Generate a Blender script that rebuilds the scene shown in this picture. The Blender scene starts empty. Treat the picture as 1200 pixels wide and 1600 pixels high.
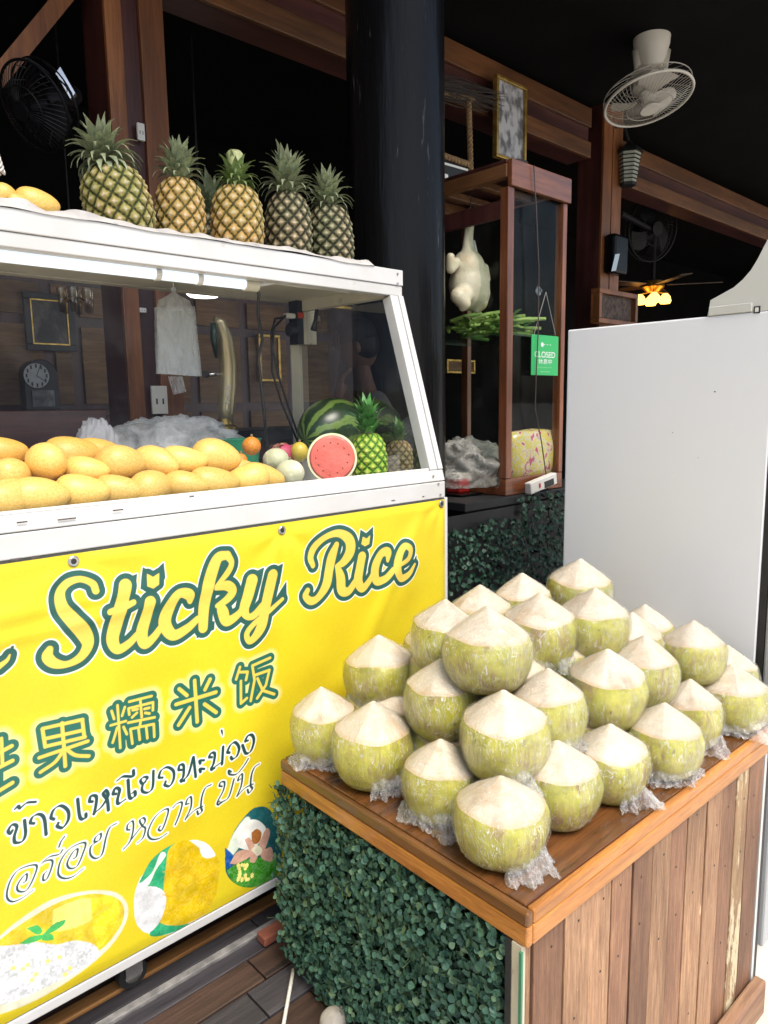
import bpy, bmesh, math, random
import numpy as np
from mathutils import Vector, Matrix, noise as mnoise
# ================================================================ camera, sky, sun, exposure
SC = bpy.context.scene
COL = SC.collection
FPX, PITCH, ROLL, YAW, CH = 1134.2, .14685, -.0149, .8185, 1.5          # focal length in photo pixels (1200 x 1600), angles in radians, eye height
_fw = np.array([math.cos(YAW)*math.cos(PITCH), math.sin(YAW)*math.cos(PITCH), -math.sin(PITCH)])
_rt0 = np.array([math.sin(YAW), -math.cos(YAW), 0.]); _up0 = np.cross(_rt0, _fw)
_rt = math.cos(ROLL)*_rt0+math.sin(ROLL)*_up0; _up = -math.sin(ROLL)*_rt0+math.cos(ROLL)*_up0
_C = np.array([0, 0, CH])
def ray(x, y): return _fw+(x-600)/FPX*_rt-(y-800)/FPX*_up
def AX(x, y, X): d = ray(x, y); return _C+d*X/d[0]
def AY(x, y, Y): d = ray(x, y); return _C+d*Y/d[1]
def AZ(x, y, z): d = ray(x, y); return _C+d*(z-CH)/d[2]
def MPX(px, P): return px*float((np.array(P)-_C)@_fw)/FPX                    # photo pixels -> metres at the depth of P
cam_d = bpy.data.cameras.new('camera'); cam = bpy.data.objects.new('camera', cam_d); COL.objects.link(cam)
cam_d.sensor_fit = 'VERTICAL'; cam_d.sensor_height = 36; cam_d.lens = FPX/1600*36; cam_d.clip_start = .05; cam_d.clip_end = 3000
M = Matrix([[_rt[i], _up[i], -_fw[i], _C[i]] for i in range(3)]+[[0, 0, 0, 1]]); cam.matrix_world = M
SC.camera = cam
SUN_DIR = Vector((-.10, -.50, .86)).normalized()                           # towards the sun
W_ = bpy.data.worlds.new('World'); SC.world = W_; W_.use_nodes = True
_n = W_.node_tree.nodes; _bg = _n['Background']; _sky = _n.new('ShaderNodeTexSky'); _sky.sky_type = 'NISHITA'; _sky.sun_disc = False
_sky.sun_elevation = math.asin(SUN_DIR.z); _sky.sun_rotation = math.atan2(SUN_DIR.x, SUN_DIR.y)
_sky.air_density = 1.0; _sky.dust_density = 3.0; _sky.ozone_density = .6
W_.node_tree.links.new(_sky.outputs[0], _bg.inputs[0]); _bg.inputs[1].default_value = .14
sun_d = bpy.data.lights.new('sun', 'SUN'); sun_d.energy = 2.1; sun_d.angle = math.radians(28); sun_d.color = (1, .94, .85)
sun = bpy.data.objects.new('sun', sun_d); COL.objects.link(sun); sun.rotation_euler = SUN_DIR.to_track_quat('Z', 'Y').to_euler(); sun.location = (0, -4, 8)
SC.view_settings.view_transform = 'Standard'; SC.view_settings.look = 'None'; SC.view_settings.gamma = 1; SC.view_settings.use_curve_mapping = False
SC.view_settings.exposure = .94
SC.render.engine = 'CYCLES'; SC.cycles.use_denoising = True
SC.cycles.max_bounces = 10; SC.cycles.transparent_max_bounces = 24; SC.cycles.glossy_bounces = 4; SC.cycles.transmission_bounces = 8; SC.cycles.diffuse_bounces = 4
SC.cycles.sample_clamp_indirect = 6; SC.cycles.caustics_reflective = False; SC.cycles.caustics_refractive = False
# ================================================================ helpers
R = random.Random(7)
OFF = {}
def tag(o, label=None, cat=None, group=None, kind=None):
    if label: o['label'] = label
    if cat: o['category'] = cat
    if group: o['group'] = group
    if kind: o['kind'] = kind
    return o
def thing(name, label, cat, loc=(0, 0, 0), group=None):
    o = bpy.data.objects.new(name, None); COL.objects.link(o); o.empty_display_size = .05
    o.location = loc; OFF[o.name] = Vector(loc); return tag(o, label, cat, group)
class MB:
    def __init__(s): s.v = []; s.f = []; s.uv = {}; s.mi = []
    def add(s, v, f):
        n = len(s.v); s.v += [tuple(p) for p in v]; s.f += [tuple(i+n for i in q) for q in f]; return s
    def box(s, a, b):
        x0, y0, z0 = a; x1, y1, z1 = b
        return s.add([(x0,y0,z0),(x1,y0,z0),(x1,y1,z0),(x0,y1,z0),(x0,y0,z1),(x1,y0,z1),(x1,y1,z1),(x0,y1,z1)], [(0,3,2,1),(4,5,6,7),(0,1,5,4),(1,2,6,5),(2,3,7,6),(3,0,4,7)])
    def obox(s, c, ax, ay, az):
        c, ax, ay, az = (Vector(t) for t in (c, ax, ay, az))
        if ax.cross(ay).dot(az) < 0: ax = -ax
        return s.add([c+i*ax+j*ay+k*az for k in (-1, 1) for i, j in ((-1,-1),(1,-1),(1,1),(-1,1))], [(0,3,2,1),(4,5,6,7),(0,1,5,4),(1,2,6,5),(2,3,7,6),(3,0,4,7)])
    def beam(s, a, b, w, h, up=(0, 0, 1)):
        a, b = Vector(a), Vector(b); d = (b-a); L = d.length; d.normalize(); up = Vector(up); u = d.cross(up)
        if u.length < 1e-4: u = d.cross(Vector((1, 0, 0)))
        u.normalize(); t = u.cross(d); return s.obox((a+b)/2, d*L/2, u*w/2, t*h/2)
    def tube(s, pts, r, n=8, cap=True, flat=1.0):
        P = [Vector(p) for p in pts]; k = len(P); rr = r if isinstance(r, (list, tuple)) else [r]*k; V = []; F = []
        t0 = (P[1]-P[0]).normalized(); u = t0.orthogonal().normalized()
        for i in range(k):
            t = ((P[min(i+1, k-1)]-P[max(i-1, 0)])).normalized(); u = (u-t*u.dot(t))
            if u.length < 1e-6: u = t.orthogonal()
            u.normalize(); w = t.cross(u)
            for j in range(n):
                a = 2*math.pi*j/n; V.append(P[i]+(u*math.cos(a)+w*math.sin(a)*flat)*rr[i])
        for i in range(k-1):
            for j in range(n): F.append((i*n+j, i*n+(j+1) % n, (i+1)*n+(j+1) % n, (i+1)*n+j))
        if cap: F += [tuple(reversed(range(n))), tuple((k-1)*n+j for j in range(n))]
        return s.add(V, F)
    def lathe(s, prof, n=24, c=(0, 0, 0), fn=None, cap=(True, True), M=None):
        V = []; F = []; k = len(prof)
        for i, (r, z) in enumerate(prof):
            for j in range(n):
                a = 2*math.pi*j/n; q = 1 if fn is None else fn(a, i/(k-1))
                p = Vector((r*q*math.cos(a), r*q*math.sin(a), z)); p = M @ p if M else p
                V.append((p.x+c[0], p.y+c[1], p.z+c[2]))
        for i in range(k-1):
            for j in range(n): F.append((i*n+j, i*n+(j+1) % n, (i+1)*n+(j+1) % n, (i+1)*n+j))
        if cap[0]: F.append(tuple(reversed(range(n))))
        if cap[1]: F.append(tuple((k-1)*n+j for j in range(n)))
        return s.add(V, F)
    def ell(s, c, r, n=20, m=12, M=None, fn=None):
        prof = [(math.sin(math.pi*max(.004, min(.996, i/m))), -math.cos(math.pi*i/m)) for i in range(m+1)]
        V = []; F = []
        for i, (q, z) in enumerate(prof):
            for j in range(n):
                a = 2*math.pi*j/n; p = Vector((q*math.cos(a), q*math.sin(a), z))
                if fn: p = p*fn(p)
                p = Vector((p.x*r[0], p.y*r[1], p.z*r[2])); p = M @ p if M else p; V.append(p+Vector(c))
        for i in range(m):
            for j in range(n): F.append((i*n+j, i*n+(j+1) % n, (i+1)*n+(j+1) % n, (i+1)*n+j))
        return s.add(V, F+[tuple(reversed(range(n))), tuple(m*n+j for j in range(n))])
    def prism(s, poly, fn):                      # poly: list of 2D points; fn(p, t) -> 3D, t in 0,1
        n = len(poly); V = [fn(p, 0) for p in poly]+[fn(p, 1) for p in poly]
        return s.add(V, [tuple(reversed(range(n))), tuple(range(n, 2*n))]+[(i, (i+1) % n, n+(i+1) % n, n+i) for i in range(n)])
    def mesh(s, name, m, smooth=False, off=None):
        o = off or Vector((0, 0, 0)); me = bpy.data.meshes.new(name)
        me.from_pydata([(p[0]-o[0], p[1]-o[1], p[2]-o[2]) for p in s.v], [], s.f)
        if m: me.materials.append(m)
        if smooth:
            me.shade_smooth()
            if smooth is not True: me.set_sharp_from_angle(angle=math.radians(smooth))
        me.update(); return me
    def build(s, name, m, parent=None, smooth=False, bevel=0, loc=None, fix=False):
        off = OFF[parent.name] if parent else (Vector(loc) if loc is not None else Vector((0, 0, 0)))
        me = s.mesh(name, m, smooth, off)
        if fix:
            b = bmesh.new(); b.from_mesh(me); bmesh.ops.recalc_face_normals(b, faces=b.faces); b.to_mesh(me); b.free()
        o = bpy.data.objects.new(name, me); COL.objects.link(o)
        if parent: o.parent = parent; OFF[o.name] = off
        else: o.location = off; OFF[o.name] = off
        if bevel:
            md = o.modifiers.new('bevel', 'BEVEL'); md.width = bevel; md.segments = 2; md.limit_method = 'ANGLE'; md.angle_limit = .6
        return o
def inst(name, me, parent, Mloc):
    o = bpy.data.objects.new(name, me); COL.objects.link(o); o.parent = parent; o.matrix_local = Mloc; return o
def copy_tree(o, parent=None):
    c = o.copy(); COL.objects.link(c); c.parent = parent
    for ch in list(o.children): copy_tree(ch, c)
    return c
def fbm(p, sc, oct=3):
    p = Vector(p)*sc; a = 0; w = 1; t = 0
    for _ in range(oct): a += w*mnoise.noise(p); t += w; w *= .5; p = p*2.03+Vector((3.1, 1.7, 5.3))
    return a/t
# ---------------------------------------------------------------- materials
def NT(name):
    m = bpy.data.materials.new(name); m.use_nodes = True; t = m.node_tree; return m, t.nodes, t.links, t.nodes['Principled BSDF']
def setp(b, **k):
    for a, v in k.items():
        b.inputs[{'rough': 'Roughness', 'metal': 'Metallic', 'spec': 'Specular IOR Level', 'coat': 'Coat Weight', 'coatr': 'Coat Roughness', 'trans': 'Transmission Weight', 'ior': 'IOR', 'alpha': 'Alpha', 'sss': 'Subsurface Weight', 'sheen': 'Sheen Weight'}[a]].default_value = v
def ramp(n, pts):
    r = n.new('ShaderNodeValToRGB'); e = r.color_ramp.elements
    while len(e) < len(pts): e.new(.5)
    for q, (p, c) in zip(e, pts): q.position = p; q.color = (*c, 1) if len(c) == 3 else c
    return r
def coords(n, l, stretch=(1, 1, 1), rand=True, kind='Object', rnd_amt=37.0):
    tc = n.new('ShaderNodeTexCoord'); mp = n.new('ShaderNodeMapping'); l.new(tc.outputs[kind], mp.inputs['Vector']); mp.inputs['Scale'].default_value = stretch
    if rand:
        oi = n.new('ShaderNodeObjectInfo'); mu = n.new('ShaderNodeMath'); mu.operation = 'MULTIPLY'; mu.inputs[1].default_value = rnd_amt
        l.new(oi.outputs['Random'], mu.inputs[0]); l.new(mu.outputs[0], mp.inputs['Location'])
    return mp.outputs[0]
def ntex(n, l, v, scale, detail=4, rough=.55, dist=0):
    t = n.new('ShaderNodeTexNoise'); t.inputs['Scale'].default_value = scale; t.inputs['Detail'].default_value = detail; t.inputs['Roughness'].default_value = rough; t.inputs['Distortion'].default_value = dist
    l.new(v, t.inputs['Vector']); return t.outputs['Fac']
def bumpn(n, l, b, h, st, dist=.01):
    q = n.new('ShaderNodeBump'); q.inputs['Strength'].default_value = st; q.inputs['Distance'].default_value = dist; l.new(h, q.inputs['Height']); l.new(q.outputs[0], b.inputs['Normal']); return q
def mixc(n, l, fac, a, b, mode='MIX'):
    m = n.new('ShaderNodeMix'); m.data_type = 'RGBA'; m.blend_type = mode
    for s, v in ((0, fac), (6, a), (7, b)):
        if isinstance(v, (int, float)): m.inputs[s].default_value = v
        elif isinstance(v, tuple): m.inputs[s].default_value = (*v, 1)
        else: l.new(v, m.inputs[s])
    return m.outputs[2]
def vary(n, l, col, amt):                         # per-object brightness difference
    oi = n.new('ShaderNodeObjectInfo'); hs = n.new('ShaderNodeHueSaturation'); mr = n.new('ShaderNodeMapRange'); mr.inputs['To Min'].default_value = 1-amt; mr.inputs['To Max'].default_value = 1+amt
    l.new(oi.outputs['Random'], mr.inputs['Value']); l.new(mr.outputs[0], hs.inputs['Value']); l.new(col, hs.inputs['Color']); return hs.outputs[0]
def plain(name, c1, c2=None, scale=8, rough=.5, stretch=(1, 1, 1), bump=0, bscale=None, var=0, detail=4, lo=.35, hi=.65, c3=None, c3t=.62, c3s=3, **k):
    m, n, l, b = NT(name); v = coords(n, l, stretch); c2 = c2 or tuple(x*.8 for x in c1)
    f = ntex(n, l, v, scale, detail); r = ramp(n, [(lo, c2), (hi, c1)]); l.new(f, r.inputs[0]); col = r.outputs[0]
    if c3:
        g = ntex(n, l, v, c3s, 5, .65); r3 = ramp(n, [(c3t, (0, 0, 0)), (c3t+.08, (1, 1, 1))]); l.new(g, r3.inputs[0]); col = mixc(n, l, r3.outputs[0], col, c3)
    if var: col = vary(n, l, col, var)
    l.new(col, b.inputs['Base Color']); setp(b, rough=rough, **k)
    if bump: bumpn(n, l, b, ntex(n, l, v, bscale or scale*2, 5), bump)
    return m
def wood(name, c1, c2, axis=2, scale=14, rough=.45, bump=.15, var=.0, paint=None, pt=.62, dark=None, **k):
    m, n, l, b = NT(name); st = [9, 9, 9]; st[axis] = .55; v = coords(n, l, tuple(st)); st2 = [1, 1, 1]; st2[axis] = .25; v2 = coords(n, l, tuple(st2))
    f = ntex(n, l, v, scale*.35, 6, .65, .4); r = ramp(n, [(.3, c2), (.5, tuple((a+q)/2 for a, q in zip(c1, c2))), (.68, c1)]); l.new(f, r.inputs[0]); col = r.outputs[0]
    f2 = ntex(n, l, v2, 7, 3); r2 = ramp(n, [(.35, (.58, .54, .52)), (.65, (1.15, 1.12, 1.1))]); l.new(f2, r2.inputs[0]); fh = ntex(n, l, v, scale*1.6, 5, .7); rh_ = ramp(n, [(.30, (.62, .58, .56)), (.55, (1.08, 1.06, 1.05))]); l.new(fh, rh_.inputs[0]); col = mixc(n, l, .8, col, rh_.outputs[0], 'MULTIPLY'); col = mixc(n, l, 1, col, r2.outputs[0], 'MULTIPLY')
    if dark:
        g = ntex(n, l, v, 2.2, 6, .7); rd = ramp(n, [(.62, (0, 0, 0)), (.70, (1, 1, 1))]); l.new(g, rd.inputs[0]); col = mixc(n, l, rd.outputs[0], col, dark)
    if paint:
        v3 = coords(n, l, tuple([2.2 if i != axis else .5 for i in range(3)])); g = ntex(n, l, v3, 9, 7, .7); rp = ramp(n, [(pt, (0, 0, 0)), (pt+.03, (1, 1, 1))]); l.new(g, rp.inputs[0]); col = mixc(n, l, rp.outputs[0], col, paint)
    if var: col = vary(n, l, col, var)
    l.new(col, b.inputs['Base Color']); setp(b, rough=rough, **k)
    if bump:
        hf = ntex(n, l, v, scale*2.2, 4, .7); ad_ = n.new('ShaderNodeMath'); ad_.operation = 'ADD'; l.new(f, ad_.inputs[0]); l.new(hf, ad_.inputs[1]); bumpn(n, l, b, ad_.outputs[0], bump, .004)
    return m
def schlick(n, l, f0, gain=1.0, normal=None):      # view-angle reflectance that is the same from both sides of a thin sheet
    lw = n.new('ShaderNodeLayerWeight'); lw.inputs['Blend'].default_value = .5
    if normal is not None: l.new(normal, lw.inputs['Normal'])
    p = n.new('ShaderNodeMath'); p.operation = 'POWER'; p.inputs[1].default_value = 4.0; l.new(lw.outputs['Facing'], p.inputs[0])
    q = n.new('ShaderNodeMath'); q.operation = 'MULTIPLY_ADD'; q.inputs[1].default_value = (1-f0)*gain; q.inputs[2].default_value = f0; l.new(p.outputs[0], q.inputs[0]); return q.outputs[0]
def glass(name, tint=(1, 1, 1), refl=.06, rough=.02, dirt=.02):
    m, n, l, b = NT(name); n.remove(b); out = n['Material Output']
    tr = n.new('ShaderNodeBsdfTransparent'); tr.inputs[0].default_value = (*tint, 1); gl = n.new('ShaderNodeBsdfGlossy'); gl.inputs['Roughness'].default_value = rough
    fr = schlick(n, l, refl, min(1, refl*8))
    mx = n.new('ShaderNodeMixShader'); l.new(fr, mx.inputs[0]); l.new(tr.outputs[0], mx.inputs[1]); l.new(gl.outputs[0], mx.inputs[2])
    df = n.new('ShaderNodeBsdfDiffuse'); df.inputs[0].default_value = (.6, .6, .58, 1); v = coords(n, l); f = ntex(n, l, v, 6, 6, .7); r = ramp(n, [(.45, (0, 0, 0)), (.8, (dirt*3,)*3)]); l.new(f, r.inputs[0])
    m2 = n.new('ShaderNodeMixShader'); l.new(r.outputs[0], m2.inputs[0]); l.new(mx.outputs[0], m2.inputs[1]); l.new(df.outputs[0], m2.inputs[2]); l.new(m2.outputs[0], out.inputs[0]); return m
def film(name, white=.10, scale=14, gl_rough=.12, lo=.45, hi=.8, wcol=(.85, .87, .88), tint=(.97, .98, .97), st=(1, 1, 1), glints=.35, lsc=1.3, f0=.07, bd=.004, patch=False, lw_=.013):   # cling film and thin plastic bags
    m, n, l, b = NT(name); n.remove(b); out = n['Material Output']; v = coords(n, l, st)
    tr = n.new('ShaderNodeBsdfTransparent'); tr.inputs[0].default_value = (*tint, 1); gl = n.new('ShaderNodeBsdfGlossy'); gl.inputs['Roughness'].default_value = gl_rough
    f = ntex(n, l, v, scale, 6, .7, 1.2); bp = n.new('ShaderNodeBump'); bp.inputs['Strength'].default_value = .8; bp.inputs['Distance'].default_value = bd; l.new(f, bp.inputs['Height']); l.new(bp.outputs[0], gl.inputs['Normal'])
    fr = schlick(n, l, f0, .75, bp.outputs[0])
    mx = n.new('ShaderNodeMixShader'); l.new(fr, mx.inputs[0]); l.new(tr.outputs[0], mx.inputs[1]); l.new(gl.outputs[0], mx.inputs[2])
    df = n.new('ShaderNodeBsdfDiffuse'); df.inputs[0].default_value = (*wcol, 1); tl = n.new('ShaderNodeBsdfTranslucent'); tl.inputs[0].default_value = (*wcol, 1); ad = n.new('ShaderNodeMixShader'); ad.inputs[0].default_value = .35
    l.new(df.outputs[0], ad.inputs[1]); l.new(tl.outputs[0], ad.inputs[2])
    r = ramp(n, [(lo, (white*.25,)*3), (hi, (min(1, white*4),)*3)]); l.new(f, r.inputs[0]); fl = ntex(n, l, v, scale*lsc, 3, .5, 2.0); rl = ramp(n, [(.5-lw_, (0, 0, 0)), (.5, (glints,)*3), (.5+lw_, (0, 0, 0))]); l.new(fl, rl.inputs[0])  # thin white streaks: crease highlights painted into the film's colour
    if patch: pn_ = ntex(n, l, coords(n, l), 24, 3, .6); rp_ = ramp(n, [(.42, (.06,)*3), (.56, (1, 1, 1))]); l.new(pn_, rp_.inputs[0]); pm = n.new('ShaderNodeMath'); pm.operation = 'MULTIPLY'; l.new(rl.outputs[0], pm.inputs[0]); l.new(rp_.outputs[0], pm.inputs[1]); rl = pm  # gathers the painted highlight streaks into patches
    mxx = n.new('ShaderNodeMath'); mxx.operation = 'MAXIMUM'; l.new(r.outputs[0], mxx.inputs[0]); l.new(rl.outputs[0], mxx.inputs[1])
    m2 = n.new('ShaderNodeMixShader'); l.new(mxx.outputs[0], m2.inputs[0]); l.new(mx.outputs[0], m2.inputs[1]); l.new(ad.outputs[0], m2.inputs[2]); l.new(m2.outputs[0], out.inputs[0]); return m
def emit(name, c, s):
    m, n, l, b = NT(name); b.inputs['Base Color'].default_value = (*c, 1); b.inputs['Emission Color'].default_value = (*c, 1); b.inputs['Emission Strength'].default_value = s; return m
MT = {}
MT['white'] = plain('white_painted_metal', (.575, .575, .565), (.50, .495, .475), 5, .42, bump=.03, c3=(.42, .38, .31), c3t=.66, c3s=11)
MT['cream'] = plain('cream_painted_metal', (.60, .56, .42), (.50, .46, .34), 4, .5, c3=(.34, .28, .18), c3t=.68, c3s=7)
MT['black'] = plain('black_paint', (.012, .013, .014), (.007, .008, .009), 6, .5)
MT['gloss_black'] = plain('gloss_black_paint', (.0075, .0075, .0078), (.004, .004, .0045), 5, .24, (1, 1, .10), bump=.35, bscale=45, c3=(.075, .078, .080), c3t=.64, c3s=46, spec=.13)  # pale vertical streaks: gloss highlights put into the colour, along with paint wear
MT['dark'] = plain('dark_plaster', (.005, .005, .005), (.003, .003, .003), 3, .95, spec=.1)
MT['rubber'] = plain('black_rubber', (.02, .02, .02), (.012, .012, .012), 20, .55)
MT['chrome'] = plain('steel', (.55, .55, .55), (.40, .40, .40), 12, .25, metal=1)
MT['gold'] = plain('gilt_frame', (.62, .42, .12), (.36, .22, .05), 25, .35, metal=.8)
MT['orange_wood'] = wood('orange_brown_wood', (.27, .105, .034), (.15, .052, .017), 2, 10, .45)
MT['orange_wood_x'] = wood('orange_brown_wood_along', (.17, .072, .023), (.085, .032, .011), 0, 10, .45)
MT['maroon'] = wood('maroon_wood', (.085, .028, .024), (.045, .015, .014), 2, 9, .4)
MT['maroon_x'] = wood('maroon_wood_along', (.085, .028, .024), (.045, .015, .014), 0, 9, .4)
MT['red_wood'] = wood('red_brown_varnish', (.25, .088, .036), (.115, .038, .017), 2, 14, .32, coat=.25)
MT['red_wood_x'] = wood('red_brown_varnish_along', (.25, .088, .036), (.115, .038, .017), 0, 14, .32, coat=.25)
MT['glass'] = glass('clear_glass', (.96, .97, .965), .010, .02, .008)
MT['side_glass'] = glass('side_pane_glass', (.80, .83, .82), .30, .015, .006)
MT['glass_dirty'] = glass('dusty_glass', (.90, .92, .90), .010, .03, .004)
MT['white_plastic'] = plain('white_plastic', (.72, .71, .67), (.62, .61, .56), 6, .38)
MT['bag'] = film('clear_plastic_bag', .30, 9, .3, .25, .85, glints=.2, f0=.03)
MT['wire'] = plain('black_cable', (.015, .015, .016), None, 5, .4)
# ================================================================ ground, platform, building
FL = .30                                            # level of the raised shop floor
m = plain('pale_concrete_paving', (.62, .59, .53), (.52, .49, .43), 3, .85, bump=.25, bscale=40, c3=(.42, .38, .32), c3t=.66, c3s=5)
tag(MB().add([(-900,-900,0),(900,-900,0),(900,900,0),(-900,900,0)], [(0,1,2,3)]).build('pavement', m), kind='structure')
PF = .90                                            # front edge of the platform
floor = MB().box((-4, PF, .004), (12, 7, FL-.014)).build('shop_floor', plain('dark_mortar', (.06, .055, .05), None, 12, .9)); tag(floor, kind='structure')
slate = wood('dark_slate_plank', (.060, .058, .066), (.026, .025, .030), 0, 10, .55, .2, var=.3, dark=(.012, .012, .013))
brownp = wood('worn_brown_plank', (.085, .052, .038), (.036, .024, .019), 0, 10, .5, .2, var=.3, dark=(.014, .012, .012))
nosing = wood('ochre_wood_strip', (.42, .22, .075), (.28, .13, .04), 0, 10, .5)
stonem = plain('grey_stone_strip', (.26, .25, .235), (.13, .125, .12), 30, .8, bump=.3)
def row(y0, y1, m, z, seams, nm='floor_plank', x0=-1.6, x1=3.4):
    xs = [x0]+[s for s in seams]+[x1]
    for a, b in zip(xs[:-1], xs[1:]):
        MB().box((a+.002, y0+.002, FL-.03), (b-.002, y1-.002, z)).build(nm, m, floor, bevel=.002)
gy = lambda y: AZ(300, y, FL)[1]
ys = [gy(1464), gy(1484), gy(1508), gy(1522), gy(1550), gy(1603)]
row(ys[0]+.0, ys[0]+.075, brownp, FL-.003, [-.5, .9, 2.2]); row(ys[0]+.075, ys[0]+.16, brownp, FL-.003, [-.2, 1.2, 2.5])
row(ys[1], ys[0], nosing, FL+.002, [-.35, 1.9], 'floor_strip')
row(ys[2], ys[1], slate, FL-.002, [-.1, AZ(397, 1440, FL)[0], 1.6]); row(ys[3], ys[2], stonem, FL, [-.6, 1.1], 'floor_strip')
row(ys[4], ys[3], slate, FL-.004, [.1, 1.4]); row(ys[5], ys[4], brownp, FL-.002, [-.3, .75, 1.9])
yy = ys[5]; k = 0
while yy-.085 > PF-.04:
    row(max(yy-.085, PF-.03), yy, brownp if k % 2 else slate, FL-.003-.002*(k % 3), [-.4+.3*k, .7+.1*k, 1.9]); yy -= .085; k += 1
yy = ys[0]+.16
while yy < 3.6: row(yy, yy+.12, brownp, FL-.004, [-.6+R.random(), 1.4+R.random()]); yy += .12
b = AZ(413, 1470, FL); MB().box((b[0]-.012, b[1]-.02, FL), (b[0]+.05, b[1]+.012, FL+.022)).build('loose_brick', plain('brick_red', (.30, .10, .055), (.2, .06, .035), 14, .8, bump=.3), bevel=.003, loc=(b[0], b[1], FL))
tag(bpy.data.objects['loose_brick'], 'small red brick piece on the dark floor planks beside the hedge', 'brick')
b = AZ(522, 1607, FL); MB().ell((b[0], b[1], FL+.020), (.030, .024, .022), 20, 12, fn=lambda p: 1+.12*fbm(p, 1.6)).build('pebble', plain('river_stone', (.42, .40, .36), (.22, .20, .17), 16, .7, bump=.2), smooth=True, loc=(b[0], b[1], FL))
tag(bpy.data.objects['pebble'], 'smooth grey river stone lying on the dark floor below the hedge panel', 'stone')
a, b = AZ(453, 1545, FL+.012), AZ(441, 1612, FL+.012); d = (b-a); MB().tube([a-d*.5, a, b, b+d*1.5], .004, 8).build('white_rod', MT['white_plastic'], smooth=True, loc=(a[0], a[1], FL))
tag(bpy.data.objects['white_rod'], 'thin white plastic rod lying on the floor beneath the hedge panel', 'rod')
# building: ceiling, walls, timber frame
CZ = 3.28
bld = thing('restaurant_building', 'dark open-fronted restaurant with black ceiling and brown timber frame', 'building', (3, 4.5, FL))
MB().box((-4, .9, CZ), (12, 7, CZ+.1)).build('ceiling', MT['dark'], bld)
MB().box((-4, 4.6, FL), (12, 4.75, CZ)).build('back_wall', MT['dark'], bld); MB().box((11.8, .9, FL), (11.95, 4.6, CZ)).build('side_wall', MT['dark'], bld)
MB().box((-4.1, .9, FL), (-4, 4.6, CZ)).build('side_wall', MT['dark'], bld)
PY = 2.5
def post(px0, px1, py, z0, z1, strips):
    x0, x1 = AY(px0, py, PY)[0], AY(px1, py, PY)[0]
    p = MB().box((x0, PY, z0), (x1, PY+.16, z1)).build('wooden_post', MT['maroon'], bld)
    for a, b in strips: MB().box((x0+(x1-x0)*a, PY-.018, z0), (x0+(x1-x0)*b, PY-.0005, z1)).build('strip', MT['orange_wood'], p, bevel=.003)
post(162, 253, 60, FL, CZ, [(0, .28), (.58, 1)])
post(937, 966, 330, FL, CZ, [(0, .45), (.5, 1)])
x0, z0 = AY(262, 0, PY)[0], 0
zb = AY(548, 96.5, PY)[2]; zt = zb+.30
xe = AY(921, 230, PY)[0]
def hbeam(xa, xb, z0, z1, n=3):
    bm_ = MB().box((xa, PY+.01, z0), (xb, PY+.15, z1)).build('beam', MT['maroon_x'], bld); h = z1-z0
    for a, c in ((0, .32), (.62, 1)): MB().box((xa, PY-.012, z0+h*a), (xb, PY+.0095, z0+h*c)).build('strip', MT['orange_wood_x'], bm_, bevel=.003)
hbeam(AY(258, 30, PY)[0], xe, zb, zb+.275)
z2 = AY(1000, 300, PY)[2]; hbeam(AY(968, 300, PY)[0], 9.5, z2, z2+.26)
hbeam(-3.5, AY(160, 60, PY)[0], zb+.1, zb+.33)
# diagonal brace
a, c = Vector(AY(120, -30, 2.62)), Vector(AY(-60, 190, 2.62)); MB().beam(a, c, .05, .11, (0, 1, 0)).build('brace', MT['orange_wood'], bld)
# back wall panelling seen through the cart
pan = wood('woven_panel', (.24, .145, .070), (.13, .074, .036), 0, 16, .7, .3)
wl = thing('wall_panelling', 'brown panelled wall with dark battens behind the fruit cart', 'panelling', (1.6, 4.55, FL))
zt_ = AY(60, 432, 4.5)[2]
MB().box((.2, 4.55, FL), (4.2, 4.59, zt_)).build('backing', MT['maroon'], wl)
xs = [.62, .98, 1.18, 1.56, 1.72, 2.02, 2.5, 2.9, 3.3, 3.7]
zs = [FL+.02, 1.10, 1.50, 2.02, zt_]
for i in range(len(xs)-1):
    for j in range(len(zs)-1): MB().box((xs[i]+.035, 4.53, zs[j]+.03), (xs[i+1]-.035, 4.549, zs[j+1]-.03)).build('panel', pan, wl)
MB().box((.2, 4.525, zt_), (4.2, 4.6, zt_+.018)).build('gilt_strip', MT['gold'], wl)
# round black column
cc = (1.674, 1.708)
col = thing('black_column', 'round glossy black column behind the right end of the fruit cart', 'column', (cc[0], cc[1], FL))
MB().lathe([(.150, FL), (.150, CZ-.002)], 64, (cc[0], cc[1], 0), fn=lambda a, t: 1+.004*math.sin(9*a)).build('shaft', MT['gloss_black'], col, smooth=40)
MB().lathe([(.19, FL), (.19, FL+.08), (.155, FL+.10)], 48, (cc[0], cc[1], 0)).build('base', MT['gloss_black'], col, smooth=40)
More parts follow.
